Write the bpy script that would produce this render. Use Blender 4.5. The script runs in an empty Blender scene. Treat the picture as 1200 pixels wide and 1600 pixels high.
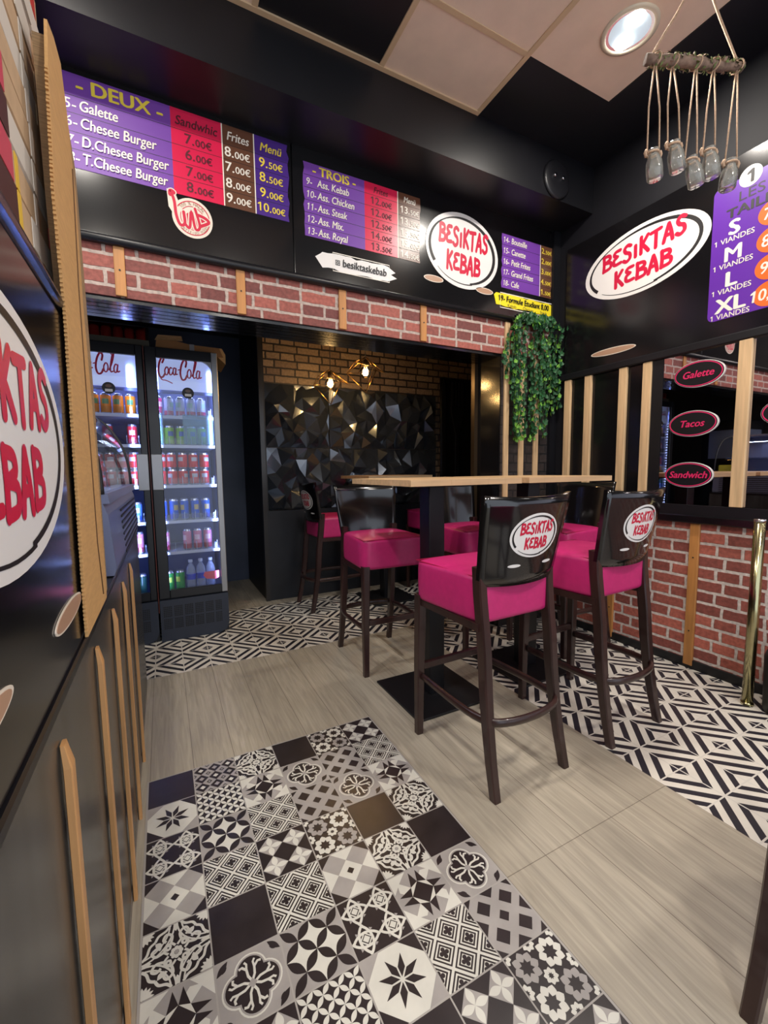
import bpy, bmesh, math, random
from mathutils import Vector, Matrix, Euler
random.seed(7)
PI = math.pi
SC = bpy.context.scene
COL = SC.collection

# ------------------------------------------------------------------ camera, world, lights, exposure
def look_matrix(yaw, pit, roll, loc):
    f = Vector((math.sin(yaw)*math.cos(pit), math.cos(yaw)*math.cos(pit), math.sin(pit)))
    r = Vector((math.cos(yaw), -math.sin(yaw), 0)); u = r.cross(f)
    r2 = r*math.cos(roll)+u*math.sin(roll); u2 = -r*math.sin(roll)+u*math.cos(roll)
    return Matrix(((r2.x, u2.x, -f.x, loc[0]), (r2.y, u2.y, -f.y, loc[1]), (r2.z, u2.z, -f.z, loc[2]), (0, 0, 0, 1)))
cd = bpy.data.cameras.new('camera'); cam = bpy.data.objects.new('camera', cd); COL.objects.link(cam)
cd.sensor_fit = 'HORIZONTAL'; cd.sensor_width = 36.0; cd.lens = 36.0*671.715/1200.0
cd.clip_start = 0.02
cam.matrix_world = look_matrix(0.4743, -0.0955, -0.0119, (0.1053, -1.728, 1.1394))
SC.camera = cam
vs = SC.view_settings
vs.view_transform = 'Standard'; vs.look = 'None'; vs.gamma = 1.0; vs.use_curve_mapping = False
vs.exposure = 0.0
w = bpy.data.worlds.new('daylight'); SC.world = w; w.use_nodes = True
w.node_tree.nodes['Background'].inputs[0].default_value = (0.80, 0.88, 1.0, 1)
w.node_tree.nodes['Background'].inputs[1].default_value = 1.7

def lamp(name, typ, loc, energy, color=(1, 1, 1), size=.1, rot=(0, 0, 0), size_y=None, spot=None, blend=.5):
    d = bpy.data.lights.new(name, typ); d.energy = energy; d.color = color
    if typ == 'AREA':
        d.size = size
        if size_y: d.shape = 'RECTANGLE'; d.size_y = size_y
        else: d.shape = 'DISK'
    else: d.shadow_soft_size = size
    if typ == 'SPOT': d.spot_size = spot; d.spot_blend = blend
    o = bpy.data.objects.new(name, d); COL.objects.link(o); o.location = loc; o.rotation_euler = rot
    return o
WARM = (1.0, .86, .70); COOL = (.93, .96, 1.0)
DOWNLIGHTS_AND_FILL = [(2.085, -.348), (-.25, -.36), (2.085, -1.96), (.86, -2.3), (-.25, -1.96), (-1.45, .0)]  # last three unseen, no fixtures; the final one added to brighten behind the counter
for i, (x, y) in enumerate(DOWNLIGHTS_AND_FILL):
    lamp('downlight_and_fill_lamp', 'AREA', (x, y, 3.085), 24, (1.0, .93, .84), .14)
for p in ((1.345, 1.6, 1.835), (1.61, 1.5, 1.93)):
    lamp('bulb_lamp', 'POINT', p, 15, (1.0, .66, .30), .03)
for cx in (.275, -.2):
    lamp('fridge_lamp', 'AREA', (cx, 1.56, 1.86), 4, (.45, .55, 1.0), .3, (0, 0, 0), .08)
    for sx in (-.17, .15):
        lamp('fridge_lamp', 'AREA', (cx+sx, 1.502, 1.1), 4.2, (.36, .46, 1.0), .02, (math.radians(90), 0, -sx*4), 1.45)
lamp('case_fill_lamp', 'AREA', (-.30, .25, 1.40), 5, (.65, .75, 1.0), .9, (0, 0, PI/2), .05)  # added fill with no fixture; the blue on the case is the fridges' light

# ------------------------------------------------------------------ materials
def lin(c):
    return tuple(((v/255)/12.92 if v/255 <= .04045 else ((v/255+.055)/1.055)**2.4) for v in c)
def newmat(name):
    m = bpy.data.materials.new(name); m.use_nodes = True
    return m, m.node_tree, m.node_tree.nodes['Principled BSDF']
def mat(name, rgb, rough=.5, metal=0, coat=0, var=0, scale=20, bump=0, stretch=(1, 1, 1), spec=.5):
    m, t, b = newmat(name); c = lin(rgb)
    b.inputs['Base Color'].default_value = (*c, 1); b.inputs['Roughness'].default_value = rough
    b.inputs['Metallic'].default_value = metal; b.inputs['Coat Weight'].default_value = coat
    b.inputs['Coat Roughness'].default_value = .08; b.inputs['Specular IOR Level'].default_value = spec
    if var or bump:
        tc = t.nodes.new('ShaderNodeTexCoord'); mp = t.nodes.new('ShaderNodeMapping')
        mp.inputs['Scale'].default_value = stretch
        n = t.nodes.new('ShaderNodeTexNoise'); n.inputs['Scale'].default_value = scale; n.inputs['Detail'].default_value = 5
        t.links.new(tc.outputs['Object'], mp.inputs[0]); t.links.new(mp.outputs[0], n.inputs['Vector'])
        if var:
            r = t.nodes.new('ShaderNodeMix'); r.data_type = 'RGBA'
            r.inputs[6].default_value = (*[v*(1-var) for v in c], 1); r.inputs[7].default_value = (*[min(1, v*(1+var)) for v in c], 1)
            cr = t.nodes.new('ShaderNodeMapRange'); cr.inputs[1].default_value = .3; cr.inputs[2].default_value = .7
            t.links.new(n.outputs[0], cr.inputs[0]); t.links.new(cr.outputs[0], r.inputs[0]); t.links.new(r.outputs[2], b.inputs['Base Color'])
        if bump:
            bp = t.nodes.new('ShaderNodeBump'); bp.inputs['Strength'].default_value = bump; bp.inputs['Distance'].default_value = .005
            t.links.new(n.outputs[0], bp.inputs['Height']); t.links.new(bp.outputs[0], b.inputs['Normal'])
    return m
def emit(name, rgb, s):
    m, t, b = newmat(name); c = lin(rgb)
    b.inputs['Base Color'].default_value = (*c, 1); b.inputs['Emission Color'].default_value = (*c, 1); b.inputs['Emission Strength'].default_value = s
    return m
def pane(name, tint=(1, 1, 1), refl=1.0, rough=.02, ior=1.5):
    m = bpy.data.materials.new(name); m.use_nodes = True; t = m.node_tree; t.nodes.clear()
    o = t.nodes.new('ShaderNodeOutputMaterial'); mx = t.nodes.new('ShaderNodeMixShader')
    tr = t.nodes.new('ShaderNodeBsdfTransparent'); tr.inputs[0].default_value = (*tint, 1)
    g = t.nodes.new('ShaderNodeBsdfGlossy'); g.inputs['Roughness'].default_value = rough
    f = t.nodes.new('ShaderNodeFresnel'); f.inputs[0].default_value = ior
    mu = t.nodes.new('ShaderNodeMath'); mu.operation = 'MULTIPLY'; mu.inputs[1].default_value = refl
    t.links.new(f.outputs[0], mu.inputs[0]); t.links.new(mu.outputs[0], mx.inputs[0])
    t.links.new(tr.outputs[0], mx.inputs[1]); t.links.new(g.outputs[0], mx.inputs[2]); t.links.new(mx.outputs[0], o.inputs[0])
    return m
def coords(t, kind='Generated'):
    if kind == 'pos':
        g = t.nodes.new('ShaderNodeNewGeometry'); return g.outputs['Position']
    return t.nodes.new('ShaderNodeTexCoord').outputs[kind]
def brick_mat(name, c1, c2, mortar, axis, rough=.75, bw=.205, bh=.066, ms=.0065, bumps=.7):
    m, t, b = newmat(name)
    pos = coords(t, 'pos'); sep = t.nodes.new('ShaderNodeSeparateXYZ'); t.links.new(pos, sep.inputs[0])
    cmb = t.nodes.new('ShaderNodeCombineXYZ'); t.links.new(sep.outputs[0 if axis == 'x' else 1], cmb.inputs[0]); t.links.new(sep.outputs[2], cmb.inputs[1])
    nz = t.nodes.new('ShaderNodeTexNoise'); nz.inputs['Scale'].default_value = 22; nz.inputs['Detail'].default_value = 4
    t.links.new(cmb.outputs[0], nz.inputs['Vector'])
    sc = t.nodes.new('ShaderNodeVectorMath'); sc.operation = 'MULTIPLY_ADD'
    sc.inputs[1].default_value = (.012, .010, 0); t.links.new(nz.outputs['Color'], sc.inputs[0]); t.links.new(cmb.outputs[0], sc.inputs[2])
    br = t.nodes.new('ShaderNodeTexBrick'); br.inputs['Scale'].default_value = 1; br.inputs['Brick Width'].default_value = bw; br.inputs['Row Height'].default_value = bh
    br.inputs['Mortar Size'].default_value = ms; br.inputs['Mortar Smooth'].default_value = .25; br.squash = .62; br.squash_frequency = 2; br.offset = .5
    br.inputs['Color1'].default_value = (*lin(c1), 1); br.inputs['Color2'].default_value = (*lin(c2), 1); br.inputs['Mortar'].default_value = (*lin(mortar), 1)
    t.links.new(sc.outputs[0], br.inputs['Vector'])
    n2 = t.nodes.new('ShaderNodeTexNoise'); n2.inputs['Scale'].default_value = 55; n2.inputs['Detail'].default_value = 6; t.links.new(cmb.outputs[0], n2.inputs['Vector'])
    mr = t.nodes.new('ShaderNodeMapRange'); mr.inputs[1].default_value = .3; mr.inputs[2].default_value = .75; mr.inputs[3].default_value = .72; mr.inputs[4].default_value = 1.28
    t.links.new(n2.outputs[0], mr.inputs[0])
    mm = t.nodes.new('ShaderNodeVectorMath'); mm.operation = 'SCALE'; t.links.new(br.outputs['Color'], mm.inputs[0]); t.links.new(mr.outputs[0], mm.inputs['Scale'])
    t.links.new(mm.outputs[0], b.inputs['Base Color'])
    bp = t.nodes.new('ShaderNodeBump'); bp.inputs['Strength'].default_value = bumps; bp.inputs['Distance'].default_value = .006; bp.invert = True
    t.links.new(br.outputs['Fac'], bp.inputs['Height']); t.links.new(bp.outputs[0], b.inputs['Normal'])
    b.inputs['Roughness'].default_value = rough
    return m
def wood_mat(name, rgb, axis='z', rough=.5, var=.22, scale=9, coat=0):
    st = {'x': (.08, 1, 1), 'y': (1, .08, 1), 'z': (1, 1, .08)}[axis]
    return mat(name, rgb, rough, coat=coat, var=var, scale=scale*4, stretch=st)
def M_(op, t, a, bv=None, c=None):
    n = t.nodes.new('ShaderNodeMath'); n.operation = op
    for i, v in enumerate((a, bv, c)):
        if v is None: continue
        if isinstance(v, (int, float)): n.inputs[i].default_value = v
        else: t.links.new(v, n.inputs[i])
    return n.outputs[0]
def diamond_mat(name, x0, y0):
    m, t, b = newmat(name); pos = coords(t, 'pos'); sep = t.nodes.new('ShaderNodeSeparateXYZ'); t.links.new(pos, sep.inputs[0])
    T = .15
    u = M_('PINGPONG', t, M_('SUBTRACT', t, sep.outputs[0], x0), T); v = M_('PINGPONG', t, M_('SUBTRACT', t, sep.outputs[1], y0), T)
    s = M_('DIVIDE', t, M_('ADD', t, u, v), 2*T)
    cr = t.nodes.new('ShaderNodeValToRGB'); cr.color_ramp.interpolation = 'CONSTANT'
    D = (*lin((38, 37, 46)), 1); L = (*lin((214, 208, 196)), 1)
    stops = [(0, D), (.125, L), (.27, D), (.385, L), (.515, D), (.63, L), (.745, D), (.85, L)]
    e = cr.color_ramp.elements
    e[0].position = 0; e[0].color = D; e[1].position = .125; e[1].color = L
    for p, c in stops[2:]:
        k = e.new(p); k.color = c
    t.links.new(s, cr.inputs[0])
    def near(a, hw):
        return M_('LESS_THAN', t, a, hw)
    g1 = M_('MAXIMUM', t, near(u, .0028), near(v, .0028))
    g2 = M_('MAXIMUM', t, near(M_('SUBTRACT', t, T, u), .0028), near(M_('SUBTRACT', t, T, v), .0028))
    g = M_('MAXIMUM', t, g1, g2)
    mx = t.nodes.new('ShaderNodeMix'); mx.data_type = 'RGBA'; mx.inputs[7].default_value = (*lin((205, 200, 190)), 1)
    t.links.new(g, mx.inputs[0]); t.links.new(cr.outputs[0], mx.inputs[6])
    n = t.nodes.new('ShaderNodeTexNoise'); n.inputs['Scale'].default_value = 9; n.inputs['Detail'].default_value = 6; t.links.new(pos, n.inputs['Vector'])
    mr = t.nodes.new('ShaderNodeMapRange'); mr.inputs[3].default_value = .85; mr.inputs[4].default_value = 1.12; t.links.new(n.outputs[0], mr.inputs[0])
    sc = t.nodes.new('ShaderNodeVectorMath'); sc.operation = 'SCALE'; t.links.new(mx.outputs[2], sc.inputs[0]); t.links.new(mr.outputs[0], sc.inputs['Scale'])
    t.links.new(sc.outputs[0], b.inputs['Base Color']); b.inputs['Roughness'].default_value = .42
    return m
def plank_mat():
    m, t, b = newmat('wood_plank_floor'); pos = coords(t, 'pos'); sep = t.nodes.new('ShaderNodeSeparateXYZ'); t.links.new(pos, sep.inputs[0])
    cmb = t.nodes.new('ShaderNodeCombineXYZ')
    t.links.new(M_('ADD', t, sep.outputs[1], 3.90), cmb.inputs[0]); t.links.new(M_('ADD', t, sep.outputs[0], 4.495), cmb.inputs[1])
    br = t.nodes.new('ShaderNodeTexBrick'); br.inputs['Scale'].default_value = 1; br.inputs['Brick Width'].default_value = 3.0; br.inputs['Row Height'].default_value = .15
    br.inputs['Mortar Size'].default_value = .0012; br.inputs['Mortar Smooth'].default_value = .1; br.offset = 0; br.inputs['Bias'].default_value = 0
    br.inputs['Color1'].default_value = (*lin((172, 163, 146)), 1); br.inputs['Color2'].default_value = (*lin((163, 154, 138)), 1); br.inputs['Mortar'].default_value = (*lin((116, 107, 94)), 1)
    t.links.new(cmb.outputs[0], br.inputs['Vector'])
    mp = t.nodes.new('ShaderNodeMapping'); mp.inputs['Scale'].default_value = (26, 1.6, 1); t.links.new(pos, mp.inputs[0])
    n = t.nodes.new('ShaderNodeTexNoise'); n.inputs['Scale'].default_value = 2.2; n.inputs['Detail'].default_value = 8; n.inputs['Distortion'].default_value = 1.2; t.links.new(mp.outputs[0], n.inputs['Vector'])
    mp2 = t.nodes.new('ShaderNodeMapping'); mp2.inputs['Scale'].default_value = (3, .8, 1); t.links.new(pos, mp2.inputs[0])
    n2 = t.nodes.new('ShaderNodeTexNoise'); n2.inputs['Scale'].default_value = 1.6; n2.inputs['Detail'].default_value = 4; t.links.new(mp2.outputs[0], n2.inputs['Vector'])
    mr = t.nodes.new('ShaderNodeMapRange'); mr.inputs[1].default_value = .3; mr.inputs[2].default_value = .72; mr.inputs[3].default_value = .80; mr.inputs[4].default_value = 1.14; t.links.new(n.outputs[0], mr.inputs[0])
    mr2 = t.nodes.new('ShaderNodeMapRange'); mr2.inputs[1].default_value = .3; mr2.inputs[2].default_value = .7; mr2.inputs[3].default_value = .9; mr2.inputs[4].default_value = 1.08; t.links.new(n2.outputs[0], mr2.inputs[0])
    sc = t.nodes.new('ShaderNodeVectorMath'); sc.operation = 'SCALE'; t.links.new(br.outputs['Color'], sc.inputs[0]); t.links.new(M_('MULTIPLY', t, mr.outputs[0], mr2.outputs[0]), sc.inputs['Scale'])
    t.links.new(sc.outputs[0], b.inputs['Base Color']); b.inputs['Roughness'].default_value = .42
    return m
black_gloss = mat('black_gloss_panel', (17, 16, 18), .16, var=.15, scale=3)
black_semi = mat('black_semi_gloss', (19, 19, 23), .38, var=.15, scale=4, spec=.4)
black_beam = mat('black_beam', (20, 20, 25), .6, var=.15, scale=4, spec=.28)
black_matt = mat('black_paint', (17, 17, 20), .5)
black_slat = mat('black_slat', (16, 16, 18), .2, coat=.6)
black_door = mat('fridge_black', (20, 21, 26), .3)
navy_wall = mat('navy_wall', (56, 66, 90), .45, var=.25, scale=3)
counter_black = mat('counter_black', (52, 51, 50), .27, var=.35, scale=5, stretch=(1, 6, .4))  # vertical streaks in the colour stand for reflections on the gloss
wood_batten = wood_mat('pine_batten', (205, 172, 130), 'z', .55)
wood_batten_o = wood_mat('orange_pine_batten', (178, 122, 66), 'z', .5)
wood_counter = wood_mat('honey_pine_batten', (188, 140, 90), 'z', .45)
table_wood = wood_mat('butcher_block', (205, 170, 128), 'x', .4, .16, 10)
chair_wood = mat('dark_chair_wood', (48, 28, 26), .32, var=.3, scale=25, stretch=(1, 1, .15), coat=.3)
chair_back = mat('black_lacquer', (15, 13, 14), .14, coat=.5)
pink = mat('pink_leatherette', (188, 40, 106), .36, var=.06, scale=40, bump=.05)
pink_pipe = mat('pink_piping', (150, 12, 60), .4)
brick_red_x = brick_mat('red_brick_back', (164, 92, 80), (112, 62, 58), (178, 160, 150), 'x', ms=.0085)
brick_red_y = brick_mat('red_brick_side', (178, 98, 82), (124, 66, 58), (198, 186, 178), 'y', ms=.0085, bw=.185)
brick_dark = brick_mat('dark_brick', (52, 44, 42), (40, 34, 34), (26, 24, 25), 'x', .55)
brick_brown = brick_mat('brown_brick', (132, 112, 90), (104, 84, 66), (30, 25, 22), 'x', .5, ms=.008)
plank = plank_mat()
tile_dark = mat('tile_dark', (46, 40, 41), .28, var=.2, scale=14)
tile_grey = mat('tile_grey', (158, 153, 149), .36, var=.1, scale=14)
tile_white = mat('tile_white', (208, 206, 196), .36, var=.07, scale=14)
grout = mat('grout', (165, 160, 154), .6)
ceil_beige = mat('ceiling_tile_beige', (228, 204, 182), .85, var=.05, scale=8)
ceil_black = mat('ceiling_tile_black', (17, 18, 24), .45)
tbar = mat('ceiling_bar', (206, 178, 142), .5)
white_sticker = mat('white_sticker', (228, 224, 220), .35)
purple_s = mat('purple_print', (112, 58, 158), .5)
purple_d = mat('deep_purple_print', (72, 40, 128), .3)
purple_t = mat('violet_print', (98, 44, 160), .3)
red_s = mat('red_print', (214, 30, 74), .3)
red_logo = mat('red_lettering', (200, 22, 60), .4)
brown_s = mat('brown_print', (98, 62, 44), .3)
yellow_s = mat('yellow_print', (236, 216, 40), .35)
white_t = mat('white_lettering', (236, 228, 214), .4)
yellow_t = mat('yellow_lettering', (234, 208, 70), .4)
black_t = mat('black_lettering', (20, 16, 18), .5)
darkred_t = mat('dark_lettering', (84, 12, 30), .5)
grey_t = mat('grey_lettering', (120, 104, 40), .5)
cream = mat('cream_sticker', (226, 214, 198), .4)
orange_s = mat('orange_print', (240, 108, 38), .35)
tan_s = mat('tan_disc', (176, 138, 112), .4)
pink_sign = mat('pink_line', (214, 40, 98), .4)
cardboard = mat('cardboard', (196, 152, 96), .8, var=.08, scale=30, stretch=(1, 1, 6))
cardboard_d = mat('cardboard_grey', (150, 122, 88), .85, var=.25, scale=60, stretch=(.3, .3, 8))
chrome = mat('chrome', (210, 210, 215), .12, 1)
silver = mat('silver_paint', (150, 150, 152), .35, .6)
brass = mat('brass', (176, 168, 128), .18, 1)
glass_door = pane('fridge_glass', (.93, .95, .97), .8)
jar_glass = pane('jar_glass', (.97, .97, .95), 1.0, .06, 1.45)
def cloud(m, rgb, f, thru=False):      # diffuse mix: scattered light painted into jars and bottles, milky tone for film
    t = m.node_tree; o = [n for n in t.nodes if n.type == 'OUTPUT_MATERIAL'][0]; src = o.inputs[0].links[0].from_socket
    d = t.nodes.new('ShaderNodeBsdfTranslucent' if thru else 'ShaderNodeBsdfDiffuse'); d.inputs[0].default_value = (*lin(rgb), 1); mx = t.nodes.new('ShaderNodeMixShader'); mx.inputs[0].default_value = f
    t.links.new(src, mx.inputs[1]); t.links.new(d.outputs[0], mx.inputs[2]); t.links.new(mx.outputs[0], o.inputs[0]); return m
cloud(jar_glass, (236, 234, 226), .10)
mirror_m = mat('mirror', (205, 200, 205), .015, 1)
rope_m = mat('jute_rope', (178, 148, 122), .9, var=.2, scale=120, bump=.3)
bark = mat('bark', (120, 98, 84), .9, var=.35, scale=50, bump=.5)
moss = mat('moss', (96, 108, 62), .95, var=.3, scale=80)
leaf_d = mat('ivy_dark', (30, 82, 42), .5, var=.3, scale=12)
leaf_l = mat('ivy_light', (104, 158, 52), .5, var=.2, scale=12)
stem_m = mat('ivy_stem', (50, 70, 34), .7)
led = emit('led_strip', (205, 222, 255), 9)
coke_panel = emit('lit_header_panel', (186, 196, 235), .55)
bulb_m = emit('bulb_glow', (255, 205, 120), 22)
spot_m = emit('spot_glow', (255, 250, 240), 30)
interior = mat('fridge_interior', (84, 94, 136), .5)
shelf_m = mat('fridge_shelf', (196, 202, 222), .35)
facet = mat('faceted_black', (72, 78, 88), .2, .65, coat=1.0)
frame_gold = mat('dark_bronze_trim', (70, 56, 40), .3, .6)
wire_m = mat('brass_wire', (170, 130, 70), .3, 1)

# ------------------------------------------------------------------ mesh helpers
class MB:
    def __init__(s): s.bm = bmesh.new(); s.mats = []
    def mi(s, m):
        if m not in s.mats: s.mats.append(m)
        return s.mats.index(m)
    def face(s, pts, m):
        try:
            f = s.bm.faces.new([s.bm.verts.new(p) for p in pts]); f.material_index = s.mi(m); return f
        except ValueError: return None
    def box(s, a, b, m, bev=0, seg=2):
        x0, y0, z0 = a; x1, y1, z1 = b
        v = [s.bm.verts.new(p) for p in ((x0, y0, z0), (x1, y0, z0), (x1, y1, z0), (x0, y1, z0), (x0, y0, z1), (x1, y0, z1), (x1, y1, z1), (x0, y1, z1))]
        fs = [s.bm.faces.new([v[i] for i in q]) for q in ((0, 3, 2, 1), (4, 5, 6, 7), (0, 1, 5, 4), (1, 2, 6, 5), (2, 3, 7, 6), (3, 0, 4, 7))]
        k = s.mi(m)
        for f in fs: f.material_index = k
        if bev:
            es = list({e for f in fs for e in f.edges})
            r = bmesh.ops.bevel(s.bm, geom=es, offset=bev, segments=seg, affect='EDGES', profile=.5)
            for f in r['faces']: f.material_index = k; f.smooth = seg > 1
        return v
    def grid(s, P, m, smooth=True, close_u=False):
        vs_ = [[s.bm.verts.new(p) for p in row] for row in P]; k = s.mi(m) if not callable(m) else None
        R, C_ = len(P), len(P[0])
        for i in range(R-1):
            for j in range(C_ if close_u else C_-1):
                q = (vs_[i][j], vs_[i][(j+1) % C_], vs_[i+1][(j+1) % C_], vs_[i+1][j])
                f = s.bm.faces.new(q); f.smooth = smooth; f.material_index = k if k is not None else s.mi(m(i, j))
        return vs_
    def tube(s, pts, r, m, n=8, cap=True, closed=False):
        pts = [Vector(p) for p in pts]; N = len(pts); rings = []
        up = Vector((0, 0, 1)); prev = None
        for i, p in enumerate(pts):
            if closed: d = pts[(i+1) % N]-pts[i-1]
            else: d = pts[min(i+1, N-1)]-pts[max(i-1, 0)]
            d.normalize()
            if prev is None:
                a = d.cross(up)
                if a.length < .05: a = d.cross(Vector((1, 0, 0)))
            else: a = prev-d*prev.dot(d)
            a.normalize(); prev = a; b = d.cross(a)
            rr = r[i] if isinstance(r, (list, tuple)) else r
            rx, ry = rr if isinstance(rr, tuple) else (rr, rr)
            rings.append([s.bm.verts.new(p+a*math.cos(2*PI*k/n)*rx+b*math.sin(2*PI*k/n)*ry) for k in range(n)])
        km = s.mi(m)
        for i in range(N if closed else N-1):
            A, B = rings[i], rings[(i+1) % N]
            for k in range(n):
                f = s.bm.faces.new((A[k], A[(k+1) % n], B[(k+1) % n], B[k])); f.smooth = True; f.material_index = km
        if cap and not closed:
            for R_ in (rings[0][::-1], rings[-1]):
                f = s.bm.faces.new(R_); f.material_index = km
    def sweep(s, pts, sizes, m):
        rings = []
        for (x, y, z), (hx, hy) in zip(pts, sizes):
            c = .25
            rings.append([s.bm.verts.new((x+a*hx, y+b*hy, z)) for a, b in ((-1, -1+c), (-1+c, -1), (1-c, -1), (1, -1+c), (1, 1-c), (1-c, 1), (-1+c, 1), (-1, 1-c))])
        k = s.mi(m)
        for A, B in zip(rings, rings[1:]):
            for i in range(8):
                f = s.bm.faces.new((A[i], A[(i+1) % 8], B[(i+1) % 8], B[i])); f.material_index = k
        for R_ in (rings[0][::-1], rings[-1]):
            f = s.bm.faces.new(R_); f.material_index = k
    def lathe(s, prof, m, n=20, c=(0, 0, 0), cap=True):
        P = [[(c[0]+r*math.cos(2*PI*k/n), c[1]+r*math.sin(2*PI*k/n), c[2]+z) for k in range(n)] for r, z in prof]
        v = s.grid(P, m, True, True)
        km = s.mi(m) if not callable(m) else s.mi(m(0, 0))
        if cap:
            for R_, rv in ((v[0][::-1], prof[0][0]), (v[-1], prof[-1][0])):
                if rv > 1e-5:
                    f = s.bm.faces.new(R_); f.material_index = km if R_ is not v[-1] else (s.mi(m(len(prof)-2, 0)) if callable(m) else km)
    def prism(s, pts, h, fr, m):                  # outline in a plane frame, thickness h along the normal
        a = [s.bm.verts.new(fr(x, y, 0)) for x, y in pts]; b = [s.bm.verts.new(fr(x, y, h)) for x, y in pts]; k = s.mi(m)
        try:
            f = s.bm.faces.new(b); f.material_index = k
            f = s.bm.faces.new(a[::-1]); f.material_index = k
        except ValueError: pass
        n = len(pts)
        for i in range(n):
            f = s.bm.faces.new((a[i], a[(i+1) % n], b[(i+1) % n], b[i])); f.material_index = k
    def build(s, name, parent=None, m=None, loc=None, rot=None, bevel=0):
        me = bpy.data.meshes.new(name)
        bmesh.ops.recalc_face_normals(s.bm, faces=s.bm.faces[:]) if len(s.bm.faces) < 60000 else None
        s.bm.to_mesh(me); s.bm.free()
        for mm in s.mats: me.materials.append(mm)
        o = bpy.data.objects.new(name, me); COL.objects.link(o)
        if parent is not None: o.parent = parent
        if loc is not None: o.location = loc
        if rot is not None: o.rotation_euler = rot
        if bevel:
            md = o.modifiers.new('b', 'BEVEL'); md.width = bevel; md.segments = 2; md.limit_method = 'ANGLE'
        return o
def tag(o, label, cat, group=None):
    o['label'] = label; o['category'] = cat
    if group: o['group'] = group
    return o
def thing(name, label, cat, loc=(0, 0, 0), rz=0, group=None):
    o = bpy.data.objects.new(name, None); COL.objects.link(o); o.location = loc; o.rotation_euler = (0, 0, rz); o.empty_display_size = .05
    return tag(o, label, cat, group)
def struct(o):
    o['kind'] = 'structure'; return o
def sbox(name, a, b, m, bev=0):
    mb = MB(); mb.box(a, b, m, bev, 1); return struct(mb.build(name))
def dup(root, loc, rz, label, group=None):
    r = root.copy(); COL.objects.link(r); r.location = loc; r.rotation_euler = (0, 0, rz); r['label'] = label
    if group: r['group'] = group
    for ch in list(root.children):
        c = ch.copy(); COL.objects.link(c); c.parent = r
        for g in list(ch.children):
            d = g.copy(); COL.objects.link(d); d.parent = c
    return r
def fr_back(x0, z0, y):    # faces -Y ; x right, y up
    return lambda x, y_, h: (x0+x, y-h, z0+y_)
def fr_right(y0, z0, x):   # faces -X ; reading direction -Y
    return lambda a, b, h: (x-h, y0-a, z0+b)
def fr_left(y0, z0, x):    # faces +X ; reading direction +Y
    return lambda a, b, h: (x+h, y0+a, z0+b)
def fr_floor(cx, cy, s, z):
    return lambda a, b, h: (cx+a*s, cy+b*s, z+h)
def ellipse(cx, cy, rx, ry, n=40, rot=0):
    c, s = math.cos(rot), math.sin(rot)
    return [(cx+rx*math.cos(t)*c-ry*math.sin(t)*s, cy+rx*math.cos(t)*s+ry*math.sin(t)*c) for t in [2*PI*k/n for k in range(n)]]
def smooth_line(pts, k=6):
    if len(pts) < 3: return pts
    out = []; P = [pts[0]]+list(pts)+[pts[-1]]
    for i in range(1, len(P)-2):
        a, b, c, d = P[i-1], P[i], P[i+1], P[i+2]
        for j in range(k):
            t = j/k
            out.append(tuple(.5*((2*b[q])+(-a[q]+c[q])*t+(2*a[q]-5*b[q]+4*c[q]-d[q])*t*t+(-a[q]+3*b[q]-3*c[q]+d[q])*t**3) for q in (0, 1)))
    out.append(pts[-1]); return out
def ribbon(pts, w, closed=False, cap=True):   # list of polygons (2D) for a thick line
    polys = []; N = len(pts); L = []; R_ = []
    for i in range(N):
        a = pts[i-1] if (closed or i) else pts[0]; b = pts[(i+1) % N] if (closed or i < N-1) else pts[-1]
        dx, dy = b[0]-a[0], b[1]-a[1]; l = math.hypot(dx, dy) or 1e-9
        ww = w[i] if isinstance(w, (list, tuple)) else w
        nx, ny = -dy/l*ww/2, dx/l*ww/2
        L.append((pts[i][0]+nx, pts[i][1]+ny)); R_.append((pts[i][0]-nx, pts[i][1]-ny))
    for i in range(N if closed else N-1):
        j = (i+1) % N
        polys.append([R_[i], R_[j], L[j], L[i]])
    if cap and not closed:
        for i in (0, N-1):
            ww = w[i] if isinstance(w, (list, tuple)) else w
            polys.append(ellipse(pts[i][0], pts[i][1], ww/2, ww/2, 10))
    return polys
def raw_text(body, size, shear, bold):
    cu = bpy.data.curves.new('t', 'FONT'); cu.body = body; cu.size = size; cu.shear = shear; cu.offset = bold*size; cu.resolution_u = 3
    o = bpy.data.objects.new('t', cu); me = o.to_mesh()
    out = [[(me.vertices[i].co.x, me.vertices[i].co.y) for i in p.vertices] for p in me.polygons]
    o.to_mesh_clear(); bpy.data.objects.remove(o); bpy.data.curves.remove(cu)
    return out
def text_polys(body, size, shear=0, bold=0, align='LEFT', squeeze=1.0):
    fake = max(0, bold)*size*1.1; bold = 0     # widen by doubling so the counters stay open
    out = raw_text(body, size, shear, bold)
    for k, ch in enumerate(body):      # give every figure one its flag
        if ch != '1': continue
        q = raw_text(body[:k+1], size, shear, bold); X = max(x for p in q for x, y in p); H = max(y for p in raw_text('1', size, shear, bold) for x, y in p)
        t = size*.10+fake; out.append([(X-t*.6, H), (X-t*.9, H-.02*size), (X-t-.13*size, H-.11*size), (X-t-.13*size-.03*size, H-.11*size-t*.75), (X-t*.7, H-t*1.3)])
    if not out: return out
    if fake: out = [[(x+d, y+e) for x, y in p] for d, e in ((-fake, 0), (fake, 0), (0, fake*.5), (0, -fake*.5)) for p in out]
    xs = [x for p in out for x, y in p]; sh = {'LEFT': 0, 'CENTER': -(min(xs)+max(xs))/2, 'RIGHT': -max(xs)}[align]
    return [[((x+sh)*squeeze, y) for x, y in p] for p in out]
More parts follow.
